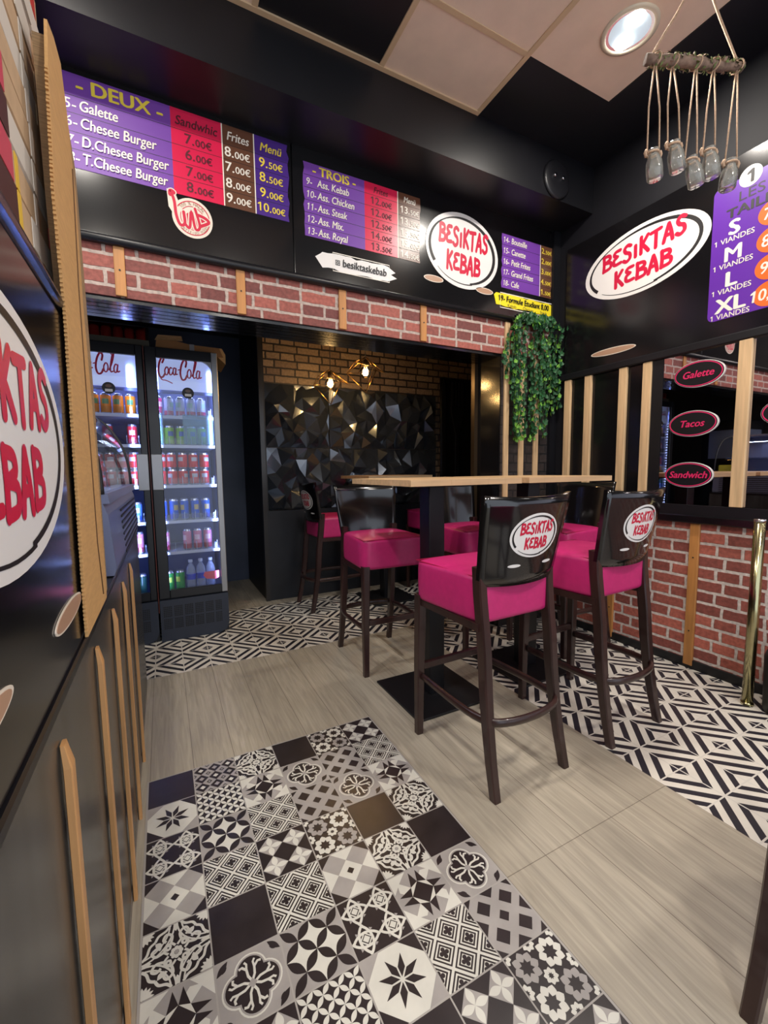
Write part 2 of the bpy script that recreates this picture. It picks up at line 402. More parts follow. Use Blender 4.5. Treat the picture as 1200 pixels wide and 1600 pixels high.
def add_flat(mb, polys, fr, h, m, off=(0, 0), sc=1.0):
    for i, p in enumerate(polys): mb.face([fr(off[0]+x*sc, off[1]+y*sc, h+i*2.5e-6) for x, y in p], m)

# hand-lettered logo: stroke letters, unit height
LET = {
 'B': (.62, [[(.08, 1), (.10, .5), (.06, .02)], [(.08, .97), (.45, .92), (.5, .68), (.12, .54)], [(.12, .54), (.55, .44), (.52, .12), (.06, .04)]]),
 'E': (.60, [[(.5, .92), (.2, .9), (.1, .72), (.32, .55)], [(.32, .55), (.08, .4), (.12, .1), (.54, .1)]]),
 'S': (.58, [[(.50, .9), (.3, 1.0), (.1, .84), (.18, .6), (.42, .44), (.46, .16), (.24, .0), (.04, .12)]]),
 'i': (.30, [[(.14, .70), (.14, .02)]]),
 'K': (.60, [[(.1, 1), (.09, 0)], [(.5, .98), (.13, .46)], [(.16, .52), (.34, .3), (.54, .0)]]),
 'T': (.60, [[(.0, .96), (.58, 1.0)], [(.3, .96), (.28, 0)]]),
 'A': (.62, [[(.04, 0), (.2, .6), (.32, 1.0)], [(.32, 1.0), (.46, .5), (.54, 0)], [(.16, .34), (.48, .36)]]),
}
def hand_text(word, h, w=.19):
    out = []; x = 0
    for k, ch in enumerate(word):
        ad, st = LET[ch]; dy = .03*math.sin(k*2.1)
        for s in st: out += ribbon([((x+px)*h, (py+dy)*h) for px, py in smooth_line(s, 5)], w*h)
        x += ad+.09
    return out, (x-.09)*h
def oval_logo(rx, ry):       # list of (polys, level, material) centred at 0, the shop's speech-oval mark
    L = [([ellipse(0, 0, rx, ry, 56)], .0012, white_sticker)]
    arc = [(rx*.885*math.cos(t)-.01*rx, ry*.86*math.sin(t)) for t in [math.radians(a) for a in range(-75, 216, 6)]]
    wds = [ry*.028+ry*.075*abs(math.sin(i*.085+.3)) for i in range(len(arc))]
    L.append((ribbon(arc, wds, cap=False), .0018, black_t))
    arc2 = [(rx*.90*math.cos(t), ry*.885*math.sin(t)) for t in [math.radians(a) for a in range(222, 292, 6)]]
    L.append((ribbon(arc2, [ry*.012+.0004*i for i in range(len(arc2))], cap=False), .0018, black_t))
    p, w1 = hand_text('BESiKTAS', 1, .22); s = rx*1.34/w1; hh = ry*.48
    L.append(([[(x*s-rx*.66, y*hh+ry*.08+.06*ry*(x/w1)) for x, y in q] for q in p], .0018, red_logo))
    p, w2 = hand_text('KEBAB', 1, .22); s2 = rx*.92/w2; hh = ry*.47
    L.append(([[(x*s2-rx*.44, y*hh-ry*.57) for x, y in q] for q in p], .0018, red_logo))
    return L
def build_oval(name, label, cat, fr, rx, ry, discs=(), tilt=0, group=None):
    root = MB(); base = None
    L = oval_logo(rx, ry)
    c, s = math.cos(tilt), math.sin(tilt); rt = lambda p: [(x*c-y*s, x*s+y*c) for x, y in p]
    mb = MB(); mb.prism(rt(L[0][0][0]), .0012, fr, white_sticker); o = tag(mb.build(name), label, cat, group)
    for nm, mm in (('outline', black_t), ('lettering', red_logo)):
        q = MB()
        for polys, h, m in L[1:]:
            if m is mm: add_flat(q, [rt(p) for p in polys], fr, h, m)
        q.build(nm, o)
    return o
COKE = [  # Spencerian wordmark strokes: (points, widths)
 ([(.16, .80), (.22, .95), (.14, .98), (.04, .75), (.0, .45), (.04, .25), (.14, .22), (.24, .36)], .05),
 ([(.04, .25), (.12, .12), (.26, .10), (.42, .04), (.50, .0)], .03),
 ([(.30, .62), (.24, .5), (.26, .34), (.33, .34), (.38, .5), (.35, .63), (.29, .62)], .035),
 ([(.52, .60), (.46, .62), (.41, .48), (.43, .34), (.50, .36), (.55, .46)], .035),
 ([(.66, .60), (.60, .62), (.56, .48), (.58, .35), (.64, .38), (.68, .62), (.66, .38), (.72, .38)], .035),
 ([(.76, .55), (.82, .57)], .03),
 ([(1.06, .70), (1.10, .9), (1.02, .98), (.90, .76), (.84, .42), (.90, .18), (1.02, .2), (1.10, .36)], .05),
 ([(.98, .98), (1.14, 1.12), (1.34, 1.05), (1.44, .94), (1.56, 1.02), (1.66, 1.06)], .03),
 ([(1.18, .60), (1.12, .46), (1.14, .28), (1.22, .28), (1.27, .46), (1.23, .60), (1.17, .59)], .035),
 ([(1.30, .34), (1.42, .62), (1.50, .95), (1.44, .9), (1.36, .5), (1.36, .28), (1.44, .30)], .035),
 ([(1.60, .56), (1.54, .58), (1.48, .42), (1.50, .27), (1.57, .30), (1.63, .58), (1.60, .30), (1.68, .32)], .035)]
def coke_polys(width):
    s = width/1.7; out = []
    for pts, w_ in COKE: out += ribbon([(x*s, y*s*1.05) for x, y in smooth_line(pts, 5)], w_*s*1.5)
    return out

# ------------------------------------------------------------------ the room shell
XR = 2.74; ZC = 3.1
sbox('floor', (-2.2, -3.0, -.06), (3.6, 3.1, -.002), plank)
# wood planks lie on top of the slab everywhere the tiles are not
mb = MB(); mb.face([(-2.2, -3.0, 0), (1.655, -3.0, 0), (1.655, .915, 0), (-2.2, .915, 0)], plank); struct(mb.build('floor_planks'))
mb = MB(); mb.face([(-2.2, 1.93, 0), (3.6, 1.93, 0), (3.6, 3.1, 0), (-2.2, 3.1, 0)], plank); struct(mb.build('floor_hall'))
dm1 = diamond_mat('diamond_tile_left', .01, 1.222); dm2 = diamond_mat('diamond_tile_main', .758, 1.072); dm3 = diamond_mat('diamond_tile_right', 2.386, -.275)
mb = MB()
mb.face([(-2.2, .915, 0), (.452, .915, 0), (.452, 1.93, 0), (-2.2, 1.93, 0)], dm1)
mb.face([(.452, .915, 0), (3.6, .915, 0), (3.6, 1.93, 0), (.452, 1.93, 0)], dm2)
mb.face([(1.655, -3.0, 0), (3.6, -3.0, 0), (3.6, .915, 0), (1.655, .915, 0)], dm3)
struct(mb.build('floor_tiles'))

# patchwork tiles set into the planks
class TilePat:
    def __init__(s, mb, cx, cy, hs): s.mb, s.cx, s.cy, s.hs, s.n = mb, cx, cy, hs, 1
    def clip(s, P):
        for ax, sg in ((0, 1), (0, -1), (1, 1), (1, -1)):
            out = []
            for i in range(len(P)):
                a, b = P[i-1], P[i]; da, db = 1-sg*a[ax], 1-sg*b[ax]
                if (da >= 0) != (db >= 0):
                    t = da/(da-db); out.append((a[0]+(b[0]-a[0])*t, a[1]+(b[1]-a[1])*t))
                if db >= 0: out.append(b)
            P = out
            if len(P) < 3: return None
        return P
    def poly(s, P, m, lv=1):
        P = s.clip(P)
        s.n += 1
        if P: s.mb.face([(s.cx+x*s.hs, s.cy+y*s.hs, .0014+lv*.00018+s.n*4e-7) for x, y in P], m)
    def rot(s, P): # from 45-degree frame (p,q) to (u,v)
        k = .70711; return [((p-q)*k, (p+q)*k) for p, q in P]
    def sq(s, p, q, h, m, lv=1, h2=None):
        h2 = h2 or h; s.poly(s.rot([(p-h, q-h2), (p+h, q-h2), (p+h, q+h2), (p-h, q+h2)]), m, lv)
    def line(s, pts, w, m, lv=1, closed=False, r=False):
        for P in ribbon(pts, w, closed, False): s.poly(s.rot(P) if r else P, m, lv)
    def lens(s, a, b, m, lv=1, fat=.30, r=True):
        dx, dy = b[0]-a[0], b[1]-a[1]; P = []
        for i in range(9): t = i/8; w_ = fat*math.sin(PI*t)*.5; P.append((a[0]+dx*t-dy*w_, a[1]+dy*t+dx*w_))
        for i in range(1, 8): t = 1-i/8; w_ = fat*math.sin(PI*t)*.5; P.append((a[0]+dx*t+dy*w_, a[1]+dy*t-dx*w_))
        s.poly(s.rot(P) if r else P, m, lv)
    def disc(s, x, y, r_, m, lv=1, n=18): s.poly(ellipse(x, y, r_, r_, n), m, lv)
    def fill(s, m): s.poly([(-1, -1), (1, -1), (1, 1), (-1, 1)], m, 0)
def t_plain(T): T.fill(tile_dark)
def t_diam(T):
    T.fill(tile_grey); c = .471
    for i in range(-3, 4):
        for j in range(-3, 4):
            d = (i+j) % 2 == 0
            if d: T.sq(i*c, j*c, c/2, tile_dark, 1)
            T.sq(i*c, j*c, c*.2, tile_grey if d and i % 2 else (tile_white if d else tile_dark), 2)
            if not d: T.sq(i*c, j*c, c*.1, tile_grey, 3)
def t_check(T):
    T.fill(tile_dark); c = .7071
    for p, q in ((1, 0), (-1, 0), (0, 1), (0, -1)):
        T.sq(p*c, q*c, c/2, tile_grey, 1)
        for a in range(4):
            an = PI/4+a*PI/2; T.lens((p*c, q*c), (p*c+math.cos(an)*c*.68, q*c+math.sin(an)*c*.68), tile_white, 2, .5)
def t_gcheck(T):
    T.fill(tile_white); c = .7071
    for p, q in ((1, 0), (-1, 0), (0, 1), (0, -1)): T.sq(p*c, q*c, c/2, tile_grey, 1)
    for p, q in ((2, 0), (-2, 0), (0, 2), (0, -2)): T.sq(p*c, q*c, c/2, tile_dark, 1)
    T.sq(0, 0, .11, tile_dark, 2)
def t_latt(T):
    T.fill(tile_dark); c = .7071
    for i in (-2, -1, 0, 1, 2):
        T.line([(-1.6, i*c), (1.6, i*c)], .085, tile_white, 1, r=True); T.line([(i*c, -1.6), (i*c, 1.6)], .085, tile_white, 1, r=True)
        for j in (-2, -1, 0, 1):
            p, q = (i+.5)*c, (j+.5)*c; h = .235
            T.line([(p-h, q-h), (p+h, q-h), (p+h, q+h), (p-h, q+h)], .07, tile_white, 1, True, True)
            h = .155; T.sq(p, q, h, tile_white, 2)
            k = .70711; u, v = (p-q)*k, (p+q)*k
            for a in range(4):
                an = a*PI/2+PI/4; T.disc(u+math.cos(an+PI/4)*.10, v+math.sin(an+PI/4)*.10, .072, tile_dark, 3, 10)
            T.sq(p, q, .07, tile_dark, 3)
def t_squares(T):
    T.fill(tile_grey); c = .7071
    for i in (-1, 0, 1):
        for j in (-1, 0, 1):
            T.sq(i*c, j*c, .155 if i == j == 0 else .215, tile_dark, 1)
    for p, q in ((2*c, 0), (-2*c, 0), (0, 2*c), (0, -2*c)): T.sq(p, q, .20, tile_dark, 1)
def t_fleur(T):
    T.fill(tile_grey)
    for sx in (-1, 1):
        for sy in (-1, 1):
            for k in range(3):
                a = .98-.16*k; T.lens((sx*a, sy*(.62+.1*k)), (sx*(.62+.1*k), sy*a), tile_dark, 1, .36, False)
    for a in range(4):
        an = a*PI/2; T.disc(math.cos(an)*.40, math.sin(an)*.40, .50, tile_white, 1, 26)
        T.disc(math.cos(an)*.40, math.sin(an)*.40, .45, tile_grey, 2, 26)
        T.disc(math.cos(an)*.40, math.sin(an)*.40, .40, tile_dark, 3, 26)
    for a in range(4):
        an = a*PI/2; c, s = math.cos(an), math.sin(an); rt = lambda P: [(x*c-y*s, x*s+y*c) for x, y in P]
        for sg in (-1, 1):
            T.line(rt([(.06, 0), (.24, .10*sg), (.44, .12*sg), (.56, .24*sg), (.54, .34*sg)]), .075, tile_white, 4)
            T.line(rt([(.44, .12*sg), (.60, .10*sg), (.68, .16*sg)]), .065, tile_white, 4)
    T.sq(0, 0, .10, tile_grey, 5)
def t_petals(T, n=2, dark=True):
    T.fill(tile_grey if dark else tile_dark); c = .7071*2/n; N = n+1
    if dark:
        for i in (-1, 0):
            for j in (-1, 0): T.sq((i+.5)*c, (j+.5)*c, c/2, tile_white, 1)
    for i in range(-N, N+1):
        for j in range(-N, N+1):
            T.lens((i*c, j*c), ((i+1)*c, j*c), tile_dark if dark else tile_white, 2, .42); T.lens((i*c, j*c), (i*c, (j+1)*c), tile_dark if dark else tile_white, 2, .42)
def t_ovals(T): t_petals(T)
def t_circ(T): t_petals(T, 4, False)
def t_celtic(T):
    T.fill(tile_dark)
    for cx in (-.5, .5):
        for cy in (-.5, .5):
            for a in range(4):
                an = a*PI/2; x, y = cx+math.cos(an)*.36, cy+math.sin(an)*.36
                T.line([(x+.58*math.cos(t), y+.58*math.sin(t)) for t in [an+PI+math.radians(b) for b in range(-58, 59, 8)]], .085, tile_white, 1)
                T.disc(cx+math.cos(an+PI/4)*.36, cy+math.sin(an+PI/4)*.36, .07, tile_grey, 1, 3)
            T.sq((cx+cy)*.7071, (cy-cx)*.7071, .17, tile_white, 2); T.sq((cx+cy)*.7071, (cy-cx)*.7071, .125, tile_dark, 3)
            T.sq((cx+cy)*.7071, (cy-cx)*.7071, .095, tile_white, 4)
def t_star(T):
    T.fill(tile_white)
    for i, (sx, sy) in enumerate(((1, 1), (-1, 1), (-1, -1), (1, -1))):
        T.poly([(sx, sy), (sx*.35, sy), (sx, sy*.35)], tile_dark if i % 2 == 0 else tile_grey, 1)
    for k in range(8):
        a = k*PI/4+.39; f = lambda r_, d: (r_*math.cos(a+d), r_*math.sin(a+d))
        T.poly([f(.07, 0), f(.36, .33), f(.74, 0), f(.36, -.33)], tile_dark, 2)
def t_tri(T):
    T.fill(tile_grey)
    for a in range(4):
        an = a*PI/2; c, s = math.cos(an), math.sin(an); rt = lambda P: [(x*c-y*s, x*s+y*c) for x, y in P]
        T.poly(rt([(1, 1), (.33, 1), (.66, .66)]), tile_white, 1); T.poly(rt([(1, 1), (1, .25), (.66, .66)]), tile_white, 1)
        T.poly(rt([(0, .45), (.33, .33), (.72, .72), (.33, .8)]), tile_white, 1)
        T.poly(rt([(.33, .33), (.9, .15), (.45, 0)]), tile_dark, 2); T.poly(rt([(.33, .33), (.15, .9), (0, .45)]), tile_dark, 2)
        T.poly(rt([(.45, 0), (0, .45), (.33, .33)]), tile_white, 3)
    T.sq(0, 0, .32, tile_dark, 4)
def t_stars(T):
    T.fill(tile_dark)
    for cx in (-.5, .5):
        for cy in (-.5, .5):
            m1 = tile_grey if (cx+cy) == 0 else tile_white
            for k in range(8):
                a = k*PI/4; x, y = cx+math.cos(a)*.33, cy+math.sin(a)*.33
                T.lens((cx+math.cos(a)*.16, cy+math.sin(a)*.16), (cx+math.cos(a)*.46, cy+math.sin(a)*.46), m1, 1, .9, False)
    for cx in (-1, 0, 1):
        for cy in (-1, 0, 1):
            for k in range(8):
                a = k*PI/4+.39; T.lens((cx+math.cos(a)*.06, cy+math.sin(a)*.06), (cx+math.cos(a)*.24, cy+math.sin(a)*.24), tile_white, 1, .8, False)
def t_arab(T):
    T.fill(tile_dark)
    for k in range(8): T.disc(.135*math.cos(k*PI/4), .135*math.sin(k*PI/4), .068, tile_white, 2, 10)
    T.disc(0, 0, .07, tile_grey, 3, 10)
    for a in range(4):
        an = a*PI/2; c, s = math.cos(an), math.sin(an); rt = lambda P: [(x*c-y*s, x*s+y*c) for x, y in P]
        for sg in (-1, 1):
            T.line(rt(smooth_line([(.24, .03*sg), (.36, .16*sg), (.30, .30*sg), (.18, .28*sg), (.20, .18*sg)])), .075, tile_white, 2)
            T.line(rt(smooth_line([(.36, .16*sg), (.60, .12*sg), (.72, .28*sg), (.58, .38*sg), (.46, .30*sg)])), .085, tile_white, 2)
            T.line(rt(smooth_line([(1, .16*sg), (.86, .30*sg), (.78, .52*sg), (.62, .62*sg)])), .085, tile_white, 2)
            T.line(rt([(.98, .98*sg-.02), (.80, .86*sg)]), .10, tile_white, 1)
        T.line([(c*1.0+s*0+.9*math.cos(t)*0+.0, 0)]*2, .01, tile_white, 1) if False else None
        cx, cy = (1 if a in (0, 3) else -1), (1 if a in (0, 1) else -1)
        for rr, ww in ((.98, .055), (.84, .05)):
            T.line([(cx*1.02-cx*rr*math.cos(t), cy*1.02-cy*rr*math.sin(t)) for t in [math.radians(b) for b in range(0, 91, 9)]], ww, tile_white, 1)
        for k in range(5):
            t = k*PI/8; T.lens((cx*.97, cy*.97), (cx*(.97-.34*math.cos(t)), cy*(.97-.34*math.sin(t))), tile_white, 2, .35, False)
        T.lens(rt([(.72, 0), (1, 0)])[0], rt([(.72, 0), (1, 0)])[1], tile_white, 1, .5, False)
        T.lens(rt([(.36, .42), (.56, .62)])[0], rt([(.36, .42), (.56, .62)])[1], tile_white, 2, .6, False)
PAT = dict(P=t_plain, D=t_diam, A=t_arab, S=t_stars, C=t_check, R=t_star, c=t_circ, T=t_tri, F=t_fleur, Q=t_squares, L=t_latt, E=t_celtic, O=t_ovals, G=t_gcheck)
ROWS = ['PDAPSC', 'RcTFQL', 'EOLQFT', 'GLCSPA', 'APLGAP', 'TFOETF', 'QCcRLQ', 'SLTPCS', 'PAFQRC', 'LSPTEA', 'OREAPL', 'CFQLST', 'APcGFD']
mb = MB(); mb.box((-.004, -len(ROWS)*.15-.004, 0), (.904, .004, .0012), grout)
for r_, row in enumerate(ROWS):
    for c_, ch in enumerate(row):
        PAT[ch](TilePat(mb, .075+c_*.15, -.075-r_*.15, .0732))
struct(mb.build('floor_patchwork'))

# back wall: header with brick front, pillar at its right end
mb = MB(); mb.box((-2.2, .61, 1.93), (3.5, .87, 3.1), black_semi); struct(mb.build('wall_back'))
mb = MB(); mb.box((-2.2, .600, 1.93), (2.74, .61, 2.165), brick_red_x); struct(mb.build('wall_back_brick'))
mb = MB(); mb.box((2.22, .61, 0), (3.5, .87, 1.93), black_gloss); mb.box((2.225, .600, 0), (2.675, .61, 1.93), brick_dark); mb.box((2.675, .575, 0), (2.74, .61, 2.85), black_semi); struct(mb.build('wall_pillar'))
mb = MB()
for k in range(5): mb.box((-2.2, .612+k*.052, 1.912), (2.22, .612+k*.052+.044, 1.93), black_slat)
struct(mb.build('trim_1'))
sbox('trim_2', (2.19, .845, 0), (2.225, .885, 1.93), frame_gold)
mb = MB(); mb.tube([(-2.2, .585, 2.16), (2.74, .585, 2.16)], .02, black_semi, 10); struct(mb.build('trim_3'))
# bulkhead above the menu
sbox('wall_bulkhead', (-2.2, .32, 2.82), (2.74, .61, 3.1), black_semi)
# right wall
sbox('wall_right', (2.74, -3.0, 0), (2.86, .61, 3.1), black_beam)
sbox('wall_right_brick', (2.728, -3.0, .05), (2.74, .60, .83), brick_red_y)
sbox('baseboard_right', (2.715, -3.0, 0), (2.74, .60, .05), black_matt)
mb = MB(); mb.box((2.69, -3.0, .83), (2.74, .60, .875), black_gloss, .006, 1); mb.box((2.705, -3.0, .875), (2.74, .60, .93), black_semi); struct(mb.build('trim_4'))
mb = MB(); mb.box((2.70, -3.0, 1.765), (2.74, .575, 1.81), black_semi, .006, 1); struct(mb.build('trim_5'))
sbox('trim_6', (2.718, -.20, .93), (2.74, -.137, 1.765), black_semi)
for yy0, yy1 in ((.06, .28), (-.10, .03), (.30, .44)):
    sbox('trim_7', (2.728, yy0, .93), (2.74, yy1, 1.765), black_gloss)
# rooms behind
sbox('wall_hall', (-2.2, 2.97, 0), (.92, 3.1, 3.1), navy_wall)
sbox('wall_alcove', (.90, 2.1, 0), (3.5, 2.2, 3.1), brick_brown)
sbox('wall_alcove_left', (.88, 2.07, 0), (.92, 2.97, 3.1), black_matt)
sbox('wall_alcove_right', (3.5, .61, 0), (3.6, 2.2, 3.1), black_semi)
sbox('wall_alcove_plinth', (.90, 2.06, 0), (3.5, 2.1, .80), mat('plinth_black', (26, 29, 36), .4, var=.3, scale=6))
sbox('trim_8', (.87, 2.05, 0), (.905, 2.09, 2.5), mat('black_post', (40, 38, 38), .3))
sbox('wall_left', (-2.3, -3.0, 0), (-2.2, 3.1, 3.1), mat('left_wall', (60, 56, 54), .6))
sbox('ceiling_hall', (-2.2, .87, 2.5), (3.5, 3.1, 2.56), black_matt)
# ceiling tiles
xs = [1.76+.6*k for k in range(-7, 2)]; xs = [-2.2]+xs+[2.74]; ys = [.32, -.06]+[-.06-.6*k for k in range(1, 6)]
light = {(0, 5), (0, 7), (1, 7), (1, 8), (2, 5)}
mb = MB()
for j in range(len(ys)-1):
    for i in range(len(xs)-1):
        xc = (xs[i]+xs[i+1])/2
        if xc > 2.36: beige = False
        elif xc > 1.76: beige = j != 0
        elif xc > 1.16: beige = j in (0, 1, 3)
        elif xc > .56: beige = j in (2, 3)
        else: beige = (i+j) % 3 != 0
        mb.face([(xs[i], ys[j+1], 3.1), (xs[i+1], ys[j+1], 3.1), (xs[i+1], ys[j], 3.1), (xs[i], ys[j], 3.1)], ceil_beige if beige else ceil_black)
struct(mb.build('ceiling'))
mb = MB()
for x in xs[1:-2]: mb.box((x-.012, -3.0, 3.094), (x+.012, .32, 3.1), tbar)
mb.box((2.36-.012, -3.0, 3.094), (2.36+.012, -.06, 3.1), ceil_black)
mb.box((-2.2, .296, 3.092), (1.77, .32, 3.1), tbar)
for y in ys[1:-1]: mb.box((-2.2, y-.012, 3.095), (1.76 if y > -.1 else 2.36, y+.012, 3.1), tbar)
struct(mb.build('ceiling_grid'))
sbox('ceiling_slab', (-2.3, -3.0, 3.105), (2.86, .61, 3.16), black_matt)

# ------------------------------------------------------------------ menu boards
for x0, x1, l in ((-2.15, .782, 'glossy black backing board behind the DEUX price list'), (.788, 2.672, 'glossy black backing board behind the TROIS price list and oval logo')):
    mb = MB(); mb.box((x0, .594, 2.18), (x1, .6095, 2.842), black_gloss, .002, 1); tag(mb.build('menu_backing_board'), l, 'board')
Y0 = .5935
def ragged(x0, x1, z0, z1, left=False, right=False, a=.006):
    P = [(x0, z0), (x1, z0)]
    if right: P += [(x1+random.uniform(-a, a), z0+(z1-z0)*k/12) for k in range(1, 12)]
    P += [(x1, z1), (x0, z1)]
    if left: P += [(x0+random.uniform(-a, a), z1-(z1-z0)*k/12) for k in range(1, 12)]
    return P
def price_sign(name, label, x0, z_top, cols, rows, header, texts):
    t = thing(name, label, 'sign', (x0, Y0, z_top-rows[-1])); ox, oz = x0, z_top-rows[-1]
    fr = lambda a, b, h: (a-ox, -h, b-oz)
    for i, (a, b, m, nm) in enumerate(cols):
        mb = MB(); mb.prism(ragged(a, b, z_top-rows[-1], z_top, i == 0, i == len(cols)-1), .0015, fr, m); mb.build(nm, t)
        if i and nm != 'price_column_red':
            q = MB(); q.prism([(a-.002, oz), (a+.003, oz), (a+.003, z_top), (a-.002, z_top)], .0022, fr, white_t); q.build('divider', t)
    mb = MB()
    for r_ in rows[:-1]: mb.prism([(cols[0][0], z_top-r_-.001), (cols[-1][1], z_top-r_-.001), (cols[-1][1], z_top-r_+.001), (cols[0][0], z_top-r_+.001)], .0019, fr, black_t)
    mb.build('rule_line', t)
    pend = None
    for x, z, s_, size, m, al, sh, bo, sq in texts:
        mb = pend or MB(); add_flat(mb, text_polys(s_, size, sh, bo, al, sq), fr, .0026, m, (x, z))
        pend = mb if s_[-1] in '.-' and len(s_) < 4 else None
        if not pend: mb.build('price' if '€' in s_ else 'line_lettering', t)
    return t
def price(x, z, s, sz, m, sh=.15):
    a, b = s.split('.'); return [(x-.004, z, a+'.', sz*1.12, m, 'RIGHT', sh, .012, 1), (x, z, b+'€', sz*.80, m, 'LEFT', sh, .012, 1)]
# DEUX
rows = [.087, .155, .228, .296, .37]; T = []
z0 = 2.80
T.append((.035, z0-.066, '- DEUX -', .078, yellow_t, 'CENTER', 0, .03, 1.08))
for i, (n, s) in enumerate((('5-', 'Galette'), ('6-', 'Chesee Burger'), ('7-', 'D.Chesee Burger'), ('8-', 'T.Chesee Burger'))):
    z = z0-rows[i]-.053; T += [(-.178, z, n, .058, white_t, 'LEFT', .12, .004, 1), (-.122, z, s, .060, white_t, 'LEFT', .12, .022, .78)]
T.append((.337, z0-.068, 'Sandwhic', .056, darkred_t, 'CENTER', .2, .016, .86)); T.append((.522, z0-.066, 'Frites', .056, white_t, 'CENTER', .2, .016, .82)); T.append((.68, z0-.066, 'Menü', .056, yellow_t, 'CENTER', .2, .016, .86))
for i, (a, b, c) in enumerate((('7.00', '8.00', '9.50'), ('6.00', '7.00', '8.50'), ('7.00', '8.00', '9.00'), ('8.00', '9.00', '10.00'))):
    z = z0-rows[i]-.053; T += price(.327, z, a, .056, darkred_t, 0)+price(.503, z, b, .056, white_t, 0)+price(.665+(.012 if i == 3 else 0), z, c, .056 if i < 3 else .052, yellow_t, 0)
price_sign('price_sign', 'DEUX price list with red, brown and purple price columns', -.21, z0, [(-.21, .227, purple_s, 'name_column'), (.227, .447, red_s, 'price_column_red'), (.447, .596, brown_s, 'price_column_brown'), (.596, .765, purple_d, 'price_column_purple')], rows, 0, T)
# TROIS
z0 = 2.752; rows = [.062, .124, .186, .248, .308, .367]; T = [(1.02, z0-.052, '- TROIS -', .062, yellow_t, 'CENTER', 0, .03, 1.02)]
for i, (n, s) in enumerate((('9-', 'Ass. Kebab'), ('10-', 'Ass. Chicken'), ('11-', 'Ass. Steak'), ('12-', 'Ass. Mix.'), ('13-', 'Ass. Royal'))):
    z = z0-rows[i]-.048; T += [(.858, z, n, .050, white_t, 'LEFT', .15, .004, .85), (.92, z, s, .052, white_t, 'LEFT', .15, .022, .78)]
T.append((1.30, z0-.049, 'Frites', .045, darkred_t, 'CENTER', .2, .01, .9)); T.append((1.49, z0-.049, 'Menü', .045, white_t, 'CENTER', .2, .015, .8))
for i, (a, b) in enumerate((('12.00', '13.50'), ('12.00', '13.50'), ('12.50', '13.50'), ('14.00', '15.00'), ('13.50', '14.50'))):
    z = z0-rows[i]-.047; T += price(1.305, z, a, .050, darkred_t, 0)+price(1.493, z, b, .048, white_t, 0)
price_sign('price_sign', 'TROIS price list of mixed plates, one red and one brown price column', .847, z0, [(.847, 1.197, purple_s, 'name_column'), (1.197, 1.409, red_s, 'price_column_red'), (1.409, 1.562, brown_s, 'price_column_brown')], rows, 0, T)
# drinks and sides
z0 = 2.705; rows = [.069, .138, .207, .276, .345]; T = []
for i, (n, s, p) in enumerate((('14-', 'Bouteille', '2.50'), ('15-', 'Canette', '2.00'), ('16-', 'Petit Frites', '3.00'), ('17-', 'Grand Frites', '4.50'), ('18-', 'Cafe', '1.50'))):
    z = z0-(rows[i-1] if i else 0)-.053; T += [(2.215, z, n, .052, white_t, 'LEFT', .15, .006, .8), (2.285, z, s, .054, white_t, 'LEFT', .15, .018, .74)]; T += price(2.607, z, p, .046, yellow_t, 0)
price_sign('price_sign', 'small purple drinks and fries price list, lines 14 to 18', 2.205, z0, [(2.205, 2.558, purple_s, 'name_column'), (2.558, 2.672, brown_s, 'price_column_brown')], rows, 0, T)
# yellow student formula strip
t = thing('formula_sign', 'yellow brush-stroke strip reading 19- Formule Etudiant above the ivy', 'sign', (2.14, .5925, 2.23))
fr = lambda a, b, h: (a, -h, b)
P = [(0, .075)]+[(.02+.57*k/14, .012*random.random()+.004) for k in range(15)]+[(.60, .02), (.585, .045), (.605, .06), (.58, .085)]+[(.57-.55*k/14, .085+.014*random.random()) for k in range(15)]
mb = MB(); mb.prism(P, .0012, fr, yellow_s); mb.build('brush_panel', t)
mb = MB()
for p in ribbon([(.055, 0), (.555, 0), (.555, .095), (.055, .095)], .005, True): mb.prism(p, .0022, fr, white_t)
mb.build('frame_line', t)
mb = MB(); add_flat(mb, text_polys('19- Formule Etudiant 8,00', .052, 0, .002, 'LEFT', .86), fr, .0026, black_t, (.035, .042)); mb.build('lettering', t)
for k, wd in enumerate(('Kebab', 'Chicken', 'Steak')):
    mb = MB(); add_flat(mb, text_polys(wd, .028, 0, 0, 'CENTER', 1.1), fr, .0026, grey_t, (.16+.15*k, .012)); mb.build('small_lettering', t)
# besiktaskebab account strip
t = thing('account_sign', 'white brush-stroke strip reading besiktaskebab under the TROIS list', 'sign', (.90, .5925, 2.235))
P = [(.0, .055)]+[(.04+.40*k/12, .012*random.random()) for k in range(13)]+[(.50, .03), (.46, .045), (.49, .06)]+[(.44-.40*k/12, .080+.012*random.random()) for k in range(13)]+[(.03, .075)]
mb = MB(); mb.prism(P, .0012, fr, white_sticker); mb.build('brush_panel', t)
mb = MB()
for p in ribbon([(.10, .0), (.45, .0), (.45, .095), (.10, .095)], .004, True): mb.prism(p, .0018, fr, white_t)
mb.build('frame_line', t)
mb = MB(); add_flat(mb, text_polys('besiktaskebab', .056, .08, .014, 'LEFT', .88), fr, .0026, black_t, (.155, .030))
for p in ribbon(ellipse(.128, .046, .0165, .0165, 4, PI/4), .005, True)+ribbon(ellipse(.128, .046, .006, .006, 12), .004, True): add_flat(mb, [p], fr, .0026, black_t)
mb.build('lettering', t)
